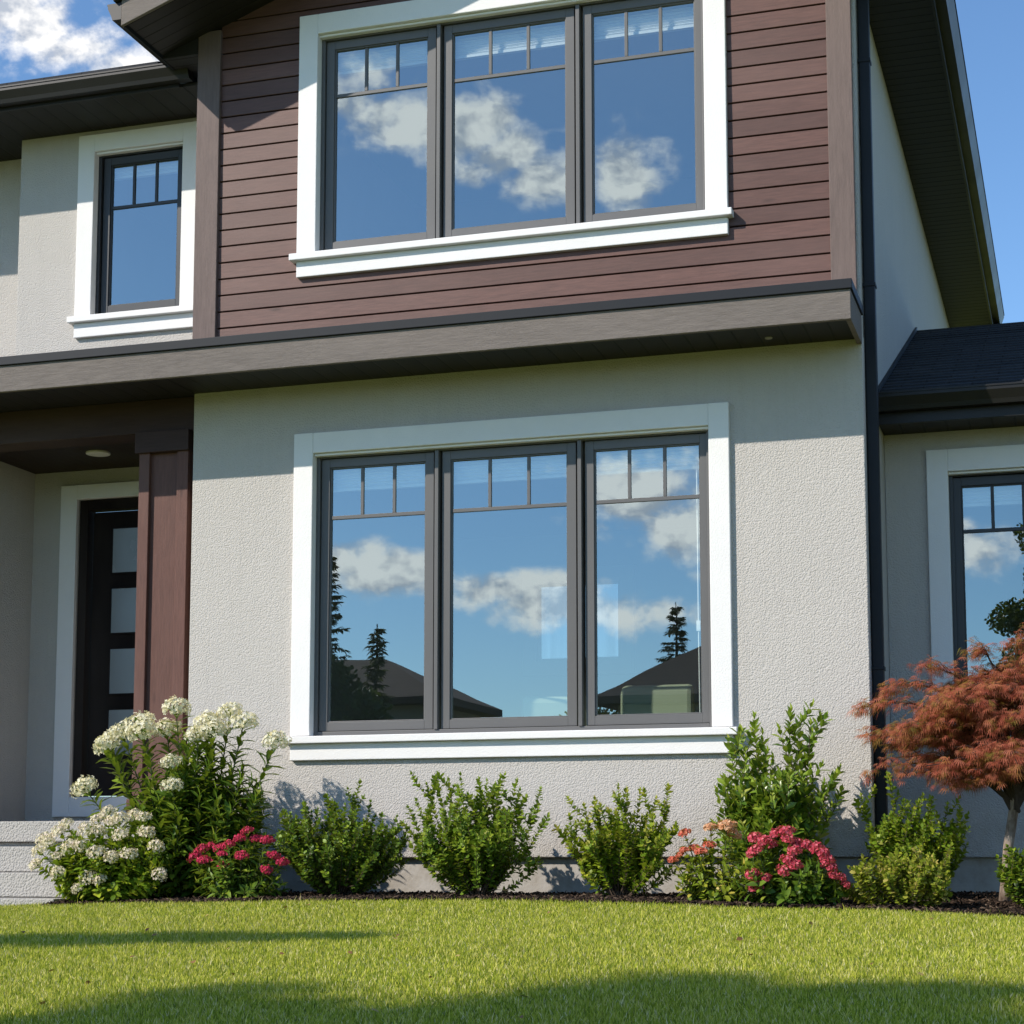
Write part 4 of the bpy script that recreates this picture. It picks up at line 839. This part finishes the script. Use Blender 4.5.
def leafy_tree(name, x, y, z0, trunk_h, clumps, n, size, seed, label, tr=.16, group=None, mat='tree_leaf'):
    rnd = random.Random(seed); rg = np.random.default_rng(seed); root = empty(name, (x, y, z0), label, 'tree', group)
    t = MB(); t.tube([(0, 0, 0), (.05, .03, trunk_h * .5), (0, 0, trunk_h)], [tr, tr * .75, tr * .5], 10).build('trunk', 'far_bark', root)
    b = MB(); pos = []
    tot = sum(c[3] * c[4] * c[5] for c in clumps)
    for (a, c, d, ra, rb, rc) in clumps:
        ctr = Vector((a - x, c - y, d - z0)); b.tube([(0, 0, trunk_h * .8), Vector((ctr.x * .4, ctr.y * .4, trunk_h * .8 + (ctr.z - trunk_h * .8) * .6)), ctr], [tr * .4, tr * .25, .03], 6, False)
        k = max(60, int(n * ra * rb * rc / tot)); u = norm(rg.normal(0, 1, (k, 3))) * (rg.random((k, 1)) ** .45); pos.append(u * np.array([ra, rb, rc]) + np.array(ctr))
    b.build('limbs', 'far_bark', root); pos = np.concatenate(pos); k = len(pos)
    leaf_object('crown', pos, rg.normal(0, 1, (k, 3)), rg.normal(0, 1, (k, 3)), rg.uniform(.7, 1.2, k) * size, rg.uniform(.45, .7, k) * size, mat, root)
leafy_tree('broadleaf_tree', .6, -31, -.55, 4.5, [(-.1, -31, 6.1, .75, .8, .5), (.9, -31, 7.0, .9, .9, .7), (1.6, -31, 5.6, 1.1, 1, .9), (.3, -31, 5.0, .9, .9, .7), (.5, -31, 8.0, .6, .7, .6), (1.9, -31, 7.6, .9, .8, .8)], 16000, .12, 51, 'broad leafy tree reflected in the right wing window', .2)
leafy_tree('broadleaf_tree', -14.7, -26.2, -.55, 2.4, [(-14.9, -26.2, 4.0, .75, .7, .8), (-14.0, -26.0, 3.6, .6, .6, .5), (-15.6, -26.4, 4.6, .6, .6, .8)], 3500, .16, 53, 'low dark green tree reflected at the foot of the conifers', .14)
leafy_tree('broadleaf_tree', -12.0, -38, -.55, 3.0, [(-12.0, -38, 3.7, 1.2, 1, 1.0), (-11.0, -38, 3.3, 1.0, 1, .9)], 6000, .13, 52, 'low round green tree reflected between the two roofs', .2, mat='olive')
# trees on the sunny side whose crowns shade the lawn
S = Vector((-1, -1, 1.017))
def cast(X, Y, L, r, rz): p = Vector((X, Y, float(gz(X, Y)))) + S * L; return (p.x, p.y, p.z, r[0], r[1], rz)
LL = 14.0
cl = [cast(-1.80, -5.55, LL, (.30, .35), .28), cast(-1.55, -6.0, LL, (.45, .4), .35), cast(-1.0, -6.1, LL, (.4, .35), .3), cast(-.55, -5.45, LL, (.36, .4), .32), cast(-.2, -5.0, LL, (.42, .36), .28), cast(.25, -5.35, LL, (.4, .4), .32), cast(.72, -5.05, LL, (.45, .4), .33),
      cast(-1.85, -6.6, LL, (.42, .6), .5), cast(-1.4, -6.9, LL, (.8, .8), .7), cast(-.5, -6.5, LL, (.7, .8), .75), cast(.3, -6.3, LL, (.8, .8), .75), cast(-1.3, -8.3, LL, (1.2, 1.2), 1.1), cast(-1.7, -7.6, LL, (.7, .9), .8), cast(-.2, -7.4, LL, (.8, .9), .8)]
leafy_tree('broadleaf_tree', -15.2, -21.2, -.55, 10.0, cl, 30000, .16, 61, 'tall leafy tree beside the viewer that shades the front lawn', .22)
cl = [cast(-4.4, -3.75, 8, (.6, .22), .16), cast(-3.7, -3.62, 8, (.6, .2), .15), cast(-3.0, -3.45, 8, (.55, .2), .14), cast(-2.35, -3.32, 8, (.4, .16), .10), cast(-5.2, -3.9, 8, (.7, .25), .2)]
leafy_tree('broadleaf_tree', -12.6, -11.7, -.5, 7.4, cl, 5200, .12, 62, 'flat-topped young tree casting a thin shadow strip on the left lawn', .08)
